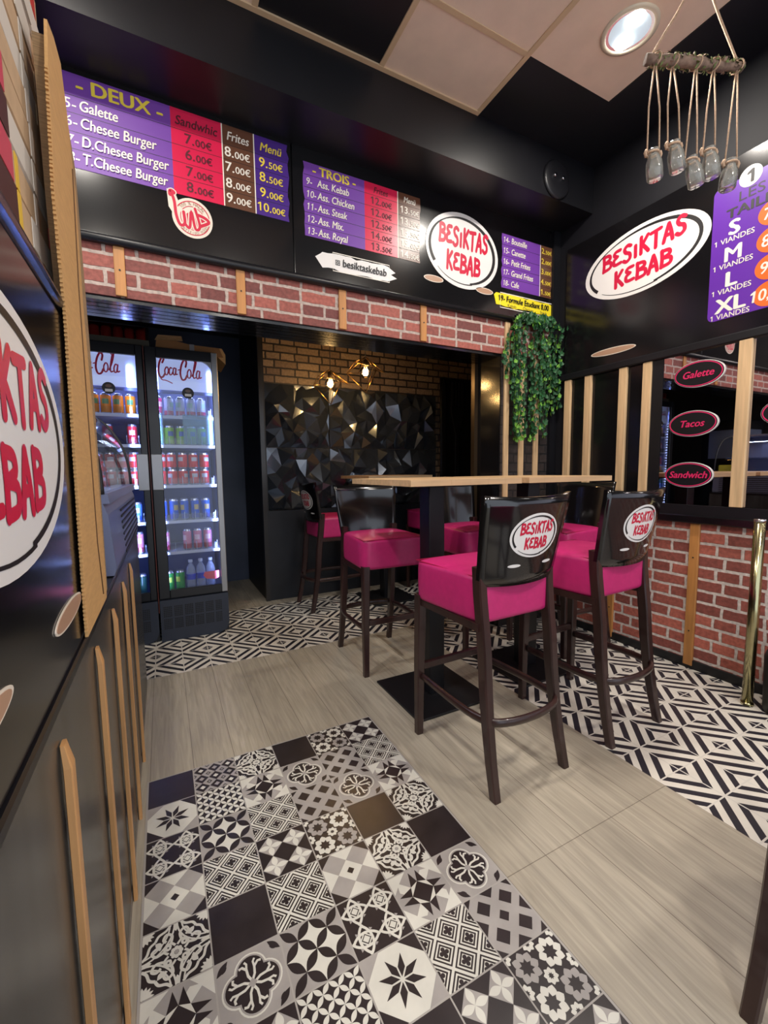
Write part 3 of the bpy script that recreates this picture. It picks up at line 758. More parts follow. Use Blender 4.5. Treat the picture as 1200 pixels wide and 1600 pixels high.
# halal sticker
t = thing('halal_sticker', 'round red and cream halal sticker under the DEUX list', 'sticker', (.30, .5925, 2.335))
mb = MB(); mb.prism(ellipse(0, 0, .088, .088), .0012, fr, cream); mb.prism(ellipse(.012, -.008, .046, .040), .0016, fr, red_logo); mb.prism([(-.105, .105), (-.075, .11), (-.05, .04), (-.08, .0), (-.10, .03)], .0011, fr, cream); mb.build('disc', t)
mb = MB()
for p in ribbon(ellipse(0, 0, .074, .074), .004, True)+ribbon(ellipse(0, 0, .052, .052), .003, True): add_flat(mb, [p], fr, .0020, red_logo)
for st, wd in (([(-.085, .09), (-.075, .055), (-.07, .0), (-.055, -.04), (-.035, -.03), (-.038, .02)], .013), ([(-.035, -.03), (-.015, -.045), (-.005, .03), (.01, -.045), (.03, -.03), (.012, .045)], .012), ([(.03, -.03), (.07, -.005), (.055, .012), (.025, .02)], .014), ([(-.09, .085), (-.088, .098), (-.078, .095)], .02)):
    add_flat(mb, ribbon(smooth_line(st, 5), wd+.009), fr, .0022, cream); add_flat(mb, ribbon(smooth_line(st, 5), wd), fr, .0026, red_logo)
for k, ch in enumerate('100 % HALAL'):
    a = math.radians(140-k*10); q = text_polys(ch, .02, 0, .01, 'CENTER')
    add_flat(mb, [[(.058*math.cos(a)+x*math.sin(a)+y*math.cos(a), .058*math.sin(a)-x*math.cos(a)+y*math.sin(a)) for x, y in p] for p in q], fr, .0024, tan_s)
for k, ch in enumerate('CERTIFIED FOOD'):
    a = math.radians(215+k*9); q = text_polys(ch, .017, 0, .01, 'CENTER')
    add_flat(mb, [[(.072*math.cos(a)-x*math.sin(a)-y*math.cos(a), .072*math.sin(a)+x*math.cos(a)-y*math.sin(a)) for x, y in p] for p in q], fr, .0024, tan_s)
mb.build('emblem', t)
build_oval('oval_logo_sign', 'BESIKTAS KEBAB oval sign between the TROIS list and the drinks list', 'sign', fr_back(1.885, 2.52, .5925), .285, .225, tilt=-.05)
for x, z, l in ((1.66, 2.315, 'flat tan oval sticker under the left end of the back-wall oval sign'), (2.06, 2.31, 'flat tan oval sticker just left of the yellow formula strip')):
    mb = MB(); mb.prism(ellipse(0, 0, .072, .020), .0012, fr_back(x, z, .5925), cream); o = tag(mb.build('ground_sticker'), l, 'sticker')
    mb = MB(); mb.prism(ellipse(0, 0, .066, .016), .0018, fr_back(x, z, .5925), tan_s); mb.build('print', o)

# fascia battens
for i, (x, l) in enumerate(((-.012, 'brick band, first from the fridges'), (.507, 'brick band above the fridge corner'), (1.052, 'brick band above the hanging bulbs'), (1.585, 'brick band under the oval sign'))):
    mb = MB(); mb.box((-.0215, -.012, 0), (.0215, 0, .22), wood_batten_o, .002, 1); o = mb.build('wooden_batten', loc=(x, .6, 1.932))
    q = MB()
    for zz in (.05, .17): q.lathe([(.004, 0), (.003, .002)], black_t, 10)
    tag(o, 'orange-brown batten on the red %s' % l, 'batten')
    s_ = MB(); s_.tube([(0, -.0145, .11), (0, -.012, .11)], .004, black_t, 8); s_.build('screw_head', o); q.bm.free()
for i, (x, zt, l) in enumerate(((2.262, 2.14, 'left'), (2.405, 1.92, 'middle'), (2.548, 1.92, 'right'))):
    mb = MB(); mb.box((-.021, -.016, 0), (.021, 0, zt-.83), wood_batten if i else wood_batten, .002, 1)
    tag(mb.build('wooden_batten', loc=(x, .6, .83)), '%s of the three pale battens behind the hanging ivy' % l, 'batten')

# ------------------------------------------------------------------ right wall: panel, signs, mirror
mb = MB(); mb.box((2.718, -3.0, 1.81), (2.74, .50, 2.665), black_gloss, .003, 1); tag(mb.build('sign_backing_board'), 'large glossy black board on the right wall carrying the oval sign and sizes list', 'board')
XP = 2.7175
build_oval('oval_logo_sign', 'large BESIKTAS KEBAB oval sign on the right wall beside the sizes list', 'sign', fr_right(-.035, 2.385, XP), .375, .195, tilt=.02)
mb = MB(); mb.prism(ellipse(0, 0, .155, .022, 40, -.03), .0012, fr_right(.125, 1.888, XP), cream); o = tag(mb.build('ground_sticker'), 'flat tan oval sticker low on the right wall board', 'sticker')
mb = MB(); mb.prism(ellipse(0, 0, .147, .017, 40, -.03), .0018, fr_right(.125, 1.888, XP), tan_s); mb.build('print', o)
t = thing('sizes_sign', 'purple LES TAILLES sizes list with orange price discs', 'sign', (XP, -.415, 1.895))
fr = lambda a, b, h: (-h, -a, b)
def rrect(w_, h_, r_): 
    P = []
    for cx, cy, a0 in ((w_-r_, r_, -90), (w_-r_, h_-r_, 0), (r_, h_-r_, 90), (r_, r_, 180)):
        P += [(cx+r_*math.cos(math.radians(a0+a)), cy+r_*math.sin(math.radians(a0+a))) for a in range(0, 91, 15)]
    return P
mb = MB(); mb.prism(rrect(.46, .655, .03), .0015, fr, purple_t); mb.build('panel', t)
mb = MB(); mb.prism(ellipse(.155, .645, .047, .047), .0028, fr, white_sticker); mb.build('number_disc', t)
mb = MB(); add_flat(mb, text_polys('1', .085, 0, .03, 'CENTER'), fr, .0034, black_t, (.155, .615)); mb.build('number', t)
mb = MB(); add_flat(mb, text_polys('LES', .065, 0, -.004, 'CENTER', 1.2), fr, .0022, black_t, (.165, .548)); add_flat(mb, text_polys('TAILLES', .062, 0, .03, 'CENTER', 1.25), fr, .0022, black_t, (.195, .488)); mb.build('title', t)
for i, (s, p) in enumerate((('S', '7,'), ('M', '8,'), ('L', '9,'), ('XL', '10,'))):
    z = .405-i*.123
    mb = MB(); q = MB(); d = MB()
    add_flat(mb, text_polys(s, .098, 0, .026 if s == 'M' else .04, 'CENTER', 1.1), fr, .0022, white_t, (.10, z)); add_flat(mb, text_polys('1 VIANDES', .036, 0, .012, 'CENTER', 1.0), fr, .0022, white_t, (.10, z-.032))
    d.prism(ellipse(.262, z+.028, .066, .058), .0022, fr, orange_s)
    add_flat(q, text_polys(p, .075, .1, .02, 'RIGHT', .9), fr, .0028, white_t, (.262, z+.003)); add_flat(q, text_polys('00€', .042, .1, .012, 'LEFT', .9), fr, .0028, white_t, (.264, z+.032))
    mb.build('size_lettering', t); d = d.build('price_disc', t); q.build('price_lettering', d)
# battens
for i, (y, l) in enumerate(((.457, 'first from the corner'), (.292, 'second from the corner'), (.042, 'third from the corner'), (-.110, 'nearest the mirror'))):
    mb = MB(); mb.box((-.02, -.026, 0), (0, .026, .832), wood_batten, .002, 1)
    tag(mb.build('wooden_batten', loc=(2.727, y, .932)), 'pale batten on the black right wall panel, %s' % l, 'batten')
for y, l in ((.075, 'behind the stool legs'), (-.415, 'between stool and brass post'), (-.86, 'at the right picture edge')):
    mb = MB(); mb.box((-.016, -.024, 0), (0, .024, .81), wood_batten_o, .002, 1); o = tag(mb.build('wooden_batten', loc=(2.727, y, .018)), 'orange-brown batten on the low red brick wall, %s' % l, 'batten')
    for zz in (.20, .62):
        s_ = MB(); s_.tube([(-.018, 0, zz), (-.0155, 0, zz)], .004, black_t, 8); s_.build('screw_head', o)
# mirror
mb = MB(); mb.box((2.722, -3.0, .932), (2.739, -.202, 1.764), black_matt); mb.face([(2.7215, -3.0, .932), (2.7215, -.202, .932), (2.7215, -.202, 1.764), (2.7215, -3.0, 1.764)], mirror_m)
tag(mb.build('wall_mirror'), 'long wall mirror above the low brick wall on the right', 'mirror')
mb = MB(); mb.box((-.018, -.028, 0), (0, .028, .832), wood_batten, .002, 1); tag(mb.build('wooden_batten', loc=(2.7205, -.60, .932)), 'pale batten standing across the wall mirror', 'batten')
def mirror_sign(word, y, z, label, rx=.125, ry=.070, tilt=.0):
    t = thing('mirror_sign', label, 'sign', (2.7205, y, z)); t.rotation_euler = (-tilt, 0, 0)
    fr = lambda a, b, h: (-h, -a, b)
    mb = MB(); mb.prism(ellipse(0, 0, rx, ry, 48), .005, fr, white_sticker); mb.build('board', t)
    mb = MB(); mb.prism(ellipse(-.002, 0, rx*.975, ry*.965, 48), .0058, fr, black_semi); mb.build('face', t)
    mb = MB()
    for p in ribbon(ellipse(-.002, 0, rx*.92, ry*.89, 48), .005, True): add_flat(mb, [p], fr, .0064, pink_sign)
    mb.build('border_line', t)
    mb = MB(); add_flat(mb, text_polys(word, .052, .25, .028, 'CENTER', 1.0), fr, .0064, pink_sign, (0, -.017)); mb.build('lettering', t)
mirror_sign('Galette', -.388, 1.642, 'black oval sign with pink edge reading Galette on the mirror', tilt=.0)
mirror_sign('Tacos', -.372, 1.378, 'black oval sign with pink edge reading Tacos on the mirror')
mirror_sign('Sandwich', -.362, 1.097, 'black oval sign with pink edge reading Sandwich on the mirror')
mirror_sign('', -.80, 1.395, 'black oval sign cut off by the right picture edge beyond the pale batten')

# ------------------------------------------------------------------ ceiling fittings
ring_m = mat('lamp_ring', (214, 204, 180), .25)
for i, (x, y) in enumerate(DOWNLIGHTS_AND_FILL[:3]):
    t = thing('downlight', ('round chrome downlight in the beige ceiling tile above the hanging jars', 'round chrome downlight over the patchwork floor', 'round chrome downlight nearer the shopfront')[i], 'ceiling light', (x, y, 3.1))
    mb = MB(); mb.lathe([(.118, 0), (.118, -.006), (.10, -.009), (.096, -.002)], ring_m, 40, cap=False); mb.build('trim_ring', t)
    mb = MB(); mb.lathe([(.097, -.003), (.085, -.0025)], chrome, 40, cap=False); mb.lathe([(.085, -.0026), (.001, -.002)], emit('glow_reflector', (200, 218, 230), .5), 32); mb.build('glow_reflector', t)  # inner disc glows by emission, for the lamps' reflected light
    for a in (-.045, .045):
        mb = MB(); mb.lathe([(.040, -.004), (.026, -.010), (.001, -.012)], spot_m, 20, (a*.55, a, 0)); mb.build('lamp', t)
t = thing('ceiling_dome', 'round black wall fitting with two screws on the bulkhead near the corner', 'fitting', (2.39, .32, 2.93))
mb = MB(); mb.lathe([(.112, 0), (.112, .010), (.100, .018), (.05, .019), (.001, .019)], black_semi, 36); o = mb.build('dome', t); o.rotation_euler = (PI/2, 0, 0)
for a in (-.035, .035):
    mb = MB(); mb.lathe([(.010, .018), (.010, .030), (.001, .031)], chrome, 12, (a, .01, 0)); o = mb.build('screw', t); o.rotation_euler = (PI/2, 0, 0)

# jars on a mossy branch
hook = Vector((2.107, -.631, 3.1)); A = Vector((1.925, -.535, 2.775)); B = Vector((2.268, -.717, 2.735))
t = thing('hanging_branch', 'mossy branch hung from the ceiling on two jute cords', 'decoration', (0, 0, 0))
ax = (B-A); pts = [A+ax*k/14+Vector((random.uniform(-.003, .003), random.uniform(-.003, .003), random.uniform(-.004, .004))) for k in range(15)]
mb = MB(); mb.tube(pts, [.018+random.uniform(-.002, .003) for _ in pts], bark, 12); mb.build('branch', t)
mb = MB()
for k in range(420):
    s = random.random(); a = random.uniform(0, 2*PI); c = A+ax*(.05+.92*s); r_ = .017+random.random()*.012
    if abs(s-.5) > .5 or random.random() < .25: continue
    n = Vector((0, math.cos(a), math.sin(a))); q = c+n*r_; sz = random.uniform(.005, .012)
    d1 = Vector((random.uniform(-1, 1), random.uniform(-1, 1), random.uniform(-1, 1))).normalized()*sz; d2 = n.cross(d1).normalized()*sz*.6
    mb.face([q-d1, q+d2, q+d1, q-d2], moss if random.random() < .7 else bark)
mb.build('moss', t)
for P_ in (A+ax*.06, B-ax*.06):
    mb = MB(); mb.tube([hook-Vector((0, 0, .002)), hook.lerp(P_, .5), P_+Vector((0, 0, .018)), P_-Vector((0, 0, .02))], .0045, rope_m, 8); mb.build('cord', t)
mb = MB(); mb.tube([hook, hook-Vector((0, 0, .03))], .006, chrome, 8); mb.build('ceiling_hook', t)
branch_thing = t
JARS = [(.10, (1.918, -.586, 2.40), .02, -.10, 'first from the left'), (.28, (1.995, -.62, 2.432), .02, -.18, 'second from the left, hung highest'), (.52, (2.055, -.655, 2.372), .006, -.24, 'third from the left, tilted'), (.70, (2.117, -.687, 2.405), .01, -.16, 'fourth from the left'), (.94, (2.194, -.73, 2.358), .003, .08, 'last on the right end')]
for s, top, spread, tl, l in JARS:
    top = Vector(top); P_ = A+ax*s
    t = thing('glass_jar', 'small clear glass bottle hanging from the mossy branch, %s' % l, 'jar', top-Vector((0, 0, .0)))
    prof_o = [(.001, -.112), (.024, -.112), (.029, -.107), (.030, -.07), (.028, -.045), (.0195, -.022), (.0185, -.012), (.022, -.010), (.022, -.003), (.0205, 0)]
    prof = prof_o+[(.018, -.001), (.017, -.02), (.026, -.045), (.0275, -.07), (.0265, -.104), (.001, -.106)]
    mb = MB(); mb.lathe(prof, jar_glass, 24, cap=False); g = mb.build('bottle_glass', t); g.rotation_euler = (tl*.5, tl, 0)
    mb = MB(); dx = ax.normalized()*.024
    d = P_-top
    e_ = d+Vector((0, 0, -.0235)); u_ = ax.normalized()
    for sg in (1, -1): mb.tube([tuple(dx*sg+Vector((0, 0, -.012))), tuple((e_+dx*sg)*.5+u_*sg*spread*.5), tuple(e_+u_*sg*.004)], .003, rope_m, 8)
    lp = MB(); lp.tube([tuple(P_+Vector((0, .0235*math.sin(q), .0235*math.cos(q)))) for q in [2*PI*k/14 for k in range(14)]], .0028, rope_m, 6, closed=True); lp.build('cord_loop', branch_thing)
    ring = [(.0215*math.cos(a), .0215*math.sin(a), -.014) for a in [2*PI*k/16 for k in range(16)]]
    mb.tube(ring, .004, rope_m, 6, closed=True)
    for sg in (1, -1):
        c = dx*sg*1.1+Vector((0, 0, -.012)); mb.tube([tuple(c+Vector((0, 0, .010))), tuple(c+dx*sg*.2), tuple(c+Vector((0, 0, -.016)))], .006, rope_m, 7)
    mb.build('twine', t)

# ------------------------------------------------------------------ bar stools
def back_y(x, z):     # outer surface of the curved backrest (local, front = +Y)
    tt = (z-.735)/.31; w_ = .184+.030*tt
    return -.212-.056*tt+.036*(x/w_)**2
def make_stool(label):
    t = thing('bar_stool', label, 'bar stool')
    # padded seat
    mb = MB(); v = mb.box((-.20, -.185, .598), (.20, .215, .772), pink)
    for q in v:
        if q.co.y < 0: q.co.x *= .90
    bmesh.ops.subdivide_edges(mb.bm, edges=mb.bm.edges[:], cuts=7, use_grid_fill=True)
    for q in mb.bm.verts:
        x, y, z = q.co; ux, uy = x/.2, (y-.015)/.2
        e = min(1, abs(ux)) ; f = min(1, abs(uy))
        if z > .77: q.co.z += .012*(1-ux**2)*(1-uy**2)-.010*max(0, (max(e, f)-.72)/.28)**2
        # round the plan corners
        k = max(0, e-.72)/.28*max(0, f-.72)/.28
        q.co.x *= 1-.07*k; q.co.y = .015+(q.co.y-.015)*(1-.07*k)
        q.co.x *= 1+.02*math.sin(PI*(z-.598)/.174); 
    for f in mb.bm.faces: f.smooth = True; f.material_index = 0
    o = mb.build('seat', t, bevel=0); md = o.modifiers.new('s', 'SUBSURF'); md.levels = md.render_levels = 1
    loop = []
    for (x0, y0, x1, y1) in ((-.19, .205, .19, .205), (.19, .205, .172, -.175), (.172, -.175, -.172, -.175), (-.172, -.175, -.19, .205)):
        loop += [(x0+(x1-x0)*k/8, y0+(y1-y0)*k/8, .763) for k in range(8)]
    mb = MB(); mb.tube(loop, .0032, pink_pipe, 6, closed=True); mb.build('piping', o)
    for s in (-1, 1):
        mb = MB(); mb.sweep([(s*.186, .195, 0), (s*.184, .193, .3), (s*.178, .190, .62)], [(.015, .015), (.018, .018), (.021, .021)], chair_wood); mb.build('leg', t)
        zs = [0, .12, .25, .38, .50, .60, .70, .80]
        ys_ = [-.262, -.236, -.214, -.199, -.190, -.178, -.166, -.160]
        mb = MB(); mb.sweep([(s*(.176-.010*math.sin(min(1, z/.6)*PI/2)+(.004*max(0, z-.6)/.3)), y, z) for z, y in zip(zs, ys_)], [(.015+.003*min(1, z/.4), .016+.006*min(1, z/.4)) for z in zs], chair_wood); mb.build('leg', t)
    # front rail and bent foot ring
    mb = MB(); mb.box((-.172, .183, .285), (.172, .203, .318), chair_wood, .004, 1); mb.build('foot_rail', t)
    ring = [(-.178, .18, .262), (-.186, .06, .262), (-.19, -.06, .262), (-.186, -.16, .262), (-.165, -.222, .262), (-.12, -.252, .262), (-.04, -.268, .262), (.04, -.268, .262), (.12, -.252, .262), (.165, -.222, .262), (.186, -.16, .262), (.19, -.06, .262), (.186, .06, .262), (.178, .18, .262)]
    mb = MB(); mb.tube([(*p, .262) for p in smooth_line([(a, b) for a, b, c in ring], 3)], [(.010, .016)]*40, chair_wood, 10); mb.build('foot_ring', t)
    for s in (-1, 1):
        mb = MB(); mb.box((s*.176-.012, -.18, .575), (s*.176+.012, .18, .603), chair_wood); mb.build('apron', t)
    # curved backrest
    nx, nz = 18, 10; F, K = [], []
    for j in range(nz+1):
        v_ = j/nz; rf, rk = [], []
        for i in range(nx+1):
            s = -1+2*i/nx; tt = v_; w_ = .184+.030*tt
            zt = .735+.31*tt
            if tt > .85 and abs(s) > .9: w_ *= .992
            z = zt+(.010*(s*s) if j == nz else 0)-(.006*(1-s*s) if j == 0 else 0); x = s*w_
            rk.append((x, back_y(x, zt), z)); rf.append((x, back_y(x, zt)+.016, z))
        F.append(rf); K.append(rk)
    mb = MB(); a = mb.grid(F, chair_back); b = mb.grid([r[::-1] for r in K], chair_back)
    k0 = mb.mi(chair_back)
    def strip(P, Q):
        for i in range(len(P)-1):
            f = mb.bm.faces.new((P[i], P[i+1], Q[i+1], Q[i])); f.material_index = k0
    strip(a[-1], b[-1][::-1]); strip(a[0][::-1], b[0]); strip([r[0] for r in a], [r[-1] for r in b]); strip([r[-1] for r in a][::-1], [r[0] for r in b][::-1])
    bk = mb.build('backrest', t)
    # logo sticker on the outside of the backrest
    cx, cz, rx, ry = .022, .908, .122, .080
    def onback(x, z, h): return (x, back_y(x, z)-.0004-h, z)
    fr = lambda a_, b_, h: onback(cx+a_, cz+b_, h)
    st = MB(); rings = 8
    P = [[fr(rx*k/rings*math.cos(u), ry*k/rings*math.sin(u), .0006) for u in [2*PI*q/40 for q in range(40)]] for k in range(1, rings+1)]
    st.grid(P, white_sticker, True, True); st.face(P[0], white_sticker)
    so = st.build('logo_sticker', bk)
    L = oval_logo(rx, ry)
    st = MB()
    for polys, h, m in L[1:]:
        if m is red_logo: add_flat(st, polys, fr, .0013, red_logo)
    for polys, h, m in L[1:]:
        if m is black_t: add_flat(st, polys, fr, .0013, black_t)
    st.build('sticker_print', bk)
    for dx in (-.085, .085):
        st = MB(); st.face([onback(cx+dx+.028*math.cos(u), .803+.006*math.sin(u)+abs(0), .0009) for u in [2*PI*q/20 for q in range(20)]], white_sticker); st.build('ground_print', bk)
    return t
S1 = make_stool('pink-seated bar stool in front, back to the camera, at the near table edge')
S1.location = (1.235, -.40, 0); S1.rotation_euler = (0, 0, math.radians(2))
stools = [((1.845, -.395), 3, 'pink-seated bar stool with its back to the camera, second from left, near the brick wall'),
          ((1.25, .555), 178, 'pink-seated bar stool facing the camera at the left end of the front table'),
          ((1.93, .565), 181, 'pink-seated bar stool facing the camera behind the right-hand table, mostly hidden'),
          ((2.385, .20), 93, 'bar stool backed against the right wall, its inner backrest showing below the table end'),
          ((1.385, 1.735), -88, 'pink-seated bar stool seen side on by the faceted black wall'),
          ((2.39, 1.66), 90, 'bar stool beyond the alcove table, red seat half hidden by the post'),
          ((1.392, -1.545), -90, 'bar stool at the lower right corner with only one splayed leg in view')]
for (x, y), a, l in stools: dup(S1, (x, y, 0), math.radians(a), l)

# ------------------------------------------------------------------ bar tables
def make_table(label):
    t = thing('bar_table', label, 'table')
    mb = MB(); k = 6
    for i in range(k): mb.box((-.30+.6*i/k, -.30, 1.074), (-.30+.6*(i+1)/k-.0004, .30, 1.10), table_wood)
    mb.build('table_top', t)
    mb = MB(); mb.box((-.15, -.15, 1.062), (.15, .15, 1.074), black_matt, .003, 1); mb.build('mounting_plate', t)
    mb = MB(); mb.box((-.045, -.045, .01), (.045, .045, 1.062), black_semi, .004, 2); mb.build('post', t)
    mb = MB(); mb.box((-.215, -.215, 0), (.215, .215, .011), black_matt, .002, 1); mb.build('base_plate', t)
    return t
T1 = make_table('square wood-topped bar table in front, beside the nearest stool'); T1.location = (1.292, .06, 0)
dup(T1, (1.945, .065, 0), 0, 'square wood-topped bar table on the right, end to end with the front table')
dup(T1, (1.86, 1.66, 0), 0, 'square wood-topped bar table in the dark alcove behind')

# ------------------------------------------------------------------ alcove: faceted panels, cutlery, bulbs
def facet_panel(x0, z0, w_, h_, label):
    mb = MB(); nx, nz = 5, 4; G = []
    for j in range(nz+1):
        row = []
        for i in range(nx+1):
            ed = i in (0, nx) or j in (0, nz)
            jx = 0 if i in (0, nx) else random.uniform(-.32, .32)*w_/nx; jz = 0 if j in (0, nz) else random.uniform(-.36, .36)*h_/nz
            if ed and i not in (0, nx): jx = random.uniform(-.3, .3)*w_/nx
            if ed and j not in (0, nz): jz = random.uniform(-.3, .3)*h_/nz
            row.append(Vector((x0+w_*i/nx+jx, 2.088-(random.uniform(.0, .016) if ed else random.choice((.012, .05, .07, .03))), z0+h_*j/nz+jz)))
        G.append(row)
    for j in range(nz):
        for i in range(nx):
            a, b, c, d = G[j][i], G[j][i+1], G[j+1][i+1], G[j+1][i]
            m = (a+b+c+d)/4; m = Vector((m.x+random.uniform(-.03, .03), 2.09-random.choice((.004, .02, .07, .085)), m.z+random.uniform(-.03, .03)))
            for p, q in ((a, b), (b, c), (c, d), (d, a)): mb.face([p, q, m], facet)
    for (p, q) in [(G[0][i], G[0][i+1]) for i in range(nx)]+[(G[-1][i+1], G[-1][i]) for i in range(nx)]+[(G[j+1][0], G[j][0]) for j in range(nz)]+[(G[j][-1], G[j+1][-1]) for j in range(nz)]:
        mb.face([p, q, Vector((q.x, 2.098, q.z)), Vector((p.x, 2.098, p.z))], facet)
    return tag(mb.build('wall_panel'), label, 'wall panel', None)
nm = ['left', 'middle', 'right']
for i in range(3):
    for j in range(2):
        facet_panel(.915+.59*i, .805+.55*j, .586, .546, '%s faceted black relief panel of the %s row in the alcove' % (nm[i], ('lower', 'upper')[j]))
mb = MB(); mb.box((2.74, 2.07, .80), (3.20, 2.099, 2.10), black_gloss, .004, 1); tag(mb.build('cutlery_board'), 'tall glossy black board with a raised fork right of the faceted panels', 'board')
t = thing('fork_relief', 'large black fork mounted on the glossy board in the alcove', 'decoration', (2.94, 2.068, 1.0)); fr = lambda a, b, h: (a, -h, b)
mb = MB(); pr_ = [(-.02, 0), (.02, 0), (.016, .5), (.05, .64), (.075, .74), (.078, .80), (-.078, .80), (-.075, .74), (-.05, .64), (-.016, .5)]; mb.prism(pr_, .018, fr, black_semi); mb.build('handle', t)
for k in range(4):
    mb = MB(); x = -.062+.0413*k; mb.prism([(x-.012, .79), (x+.012, .79), (x+.009, 1.04), (x, 1.06), (x-.009, 1.04)], .018, fr, black_semi); mb.build('tine', t)
t = thing('knife_relief', 'large black knife mounted between the faceted panels and the fork', 'decoration', (2.77, 2.068, 1.0))
mb = MB(); mb.prism([(-.018, 0), (.018, 0), (.016, .5), (-.016, .5)], .018, fr, black_semi); mb.build('handle', t)
mb = MB(); mb.prism([(-.02, .5), (.016, .5), (.022, .9), (.012, 1.05), (-.006, 1.08), (-.02, 1.0)], .014, fr, black_semi); mb.build('blade', t)
def pendant(p, label, sc, seed):
    random.seed(seed)
    t = thing('pendant_lamp', label, 'pendant lamp', p)
    mb = MB(); mb.tube([(0, 0, .09), (.002, 0, .3), (0, 0, 2.5-p[2])], .004, black_matt, 8); mb.build('cable', t)
    mb = MB(); mb.lathe([(.012, .10), (.021, .095), (.021, .05), (.017, .045)], frame_gold, 16); mb.build('socket', t)
    gl = pane('bulb_glass', (1, .9, .72), .9)
    mb = MB(); mb.lathe([(.001, -.047), (.02, -.043), (.038, -.028), (.046, 0), (.040, .024), (.024, .042), (.014, .05)], gl, 24, cap=False); mb.build('bulb', t)
    mb = MB(); mb.lathe([(.001, -.026), (.017, -.018), (.023, .0), (.018, .018), (.006, .03)], bulb_m, 16); mb.build('filament', t)
    V = [Vector((0, 0, .12)), Vector((0, 0, -.16))]+[Vector((.14*sc*math.cos(a), .14*sc*math.sin(a), .02+.03*math.sin(2*a))) for a in [PI/6+k*PI/3 for k in range(6)]]
    V = [v+Vector((random.uniform(-.01, .01),)*3) for v in V]; E_ = [(0, k) for k in range(2, 8)]+[(1, k) for k in range(2, 8, 2)]+[(2+k, 2+(k+1) % 6) for k in range(6)]
    mb = MB()
    for a, b in E_: mb.tube([V[a], V[b]], .0028, wire_m, 6)
    mb.build('wire_cage', t)
pendant((1.345, 1.6, 1.835), 'glowing globe bulb in a wire cage, lower left of the two', 1.0, 3)
pendant((1.61, 1.5, 1.93), 'glowing globe bulb in a wire cage, higher right of the two', 1.1, 5)
random.seed(11)

# ------------------------------------------------------------------ hanging ivy
t = thing('hanging_ivy', 'trailing artificial ivy hanging from the board edge in the corner', 'plant', (2.45, .57, 2.16))
LEAF = [(0, -.5), (.22, -.62), (.5, -.38), (.42, -.08), (.62, .10), (.30, .22), (0, .72), (-.30, .22), (-.62, .10), (-.42, -.08), (-.5, -.38), (-.22, -.62)]
def leaf(mb, c, sz, m):
    e = Euler((random.uniform(-.5, .5), random.uniform(-.55, .55), random.uniform(-.9, .9)+PI)).to_matrix()
    ctr = e @ Vector((0, -.16*sz, 0))
    pts = [Vector(c)+e @ Vector((x*sz, .10*sz*(abs(x)*2-.3), y*sz)) for x, y in LEAF]
    cv = Vector(c)+ctr
    for i in range(12): mb.face([cv, pts[i], pts[(i+1) % 12]], m)
O = Vector((2.45, .57, 2.16))
STR = [(2.235, 2.04, 1.77), (2.265, 2.08, 1.60), (2.285, 2.1, 1.34), (2.31, 2.1, 1.335), (2.335, 2.1, 1.33), (2.355, 2.1, 1.345), (2.465, 2.05, 1.34), (2.48, 2.08, 1.34), (2.515, 2.08, 1.42), (2.545, 2.1, 1.55), (2.575, 2.08, 1.36), (2.60, 2.1, 1.58), (2.635, 2.1, 1.56), (2.665, 2.08, 1.53), (2.69, 2.08, 1.56)]
for k, (x, zt, zb) in enumerate(STR):
    mb = MB(); y0_ = .575-.02*(k % 3)-.01
    top = Vector((2.45+(x-2.45)*.35, .575, 2.19)); path = [top, Vector((x, y0_-.03, zt+.04))]+[Vector((x+.008*math.sin(z*19+k), y0_-.012*math.sin(z*13+k), z)) for z in [zt-(zt-zb)*q/12 for q in range(13)]]
    path = [p-O for p in path]
    mb.tube(path, .0018, stem_m, 5)
    n = int((zt-zb)/.0105) if k != 11 else 16
    for q in range(n):
        s = q/n; c = Vector((x+.008*math.sin((zt-(zt-zb)*s)*19+k)+random.uniform(-.016, .016), y0_+random.uniform(-.022, .008), zt-(zt-zb)*s+random.uniform(-.01, .01)))-O
        leaf(mb, c, random.uniform(.021, .030) if k != 11 else .016, leaf_l if (random.random() < .2 or s > .965) else leaf_d)
    for q in range(16):
        s = random.random(); c = path[0].lerp(path[1], s)+Vector((random.uniform(-.02, .02), random.uniform(-.045, -.005), random.uniform(-.03, .025)))
        leaf(mb, c, random.uniform(.022, .03), leaf_l if random.random() < .12 else leaf_d)
    if k == 15:
        for q in range(14):
            c = Vector((2.70+q*.004, .54, 2.12-.006*q+random.uniform(-.01, .01)))-O; leaf(mb, c, .018, leaf_l if q % 3 == 0 else leaf_d)
    mb.build('vine', t)

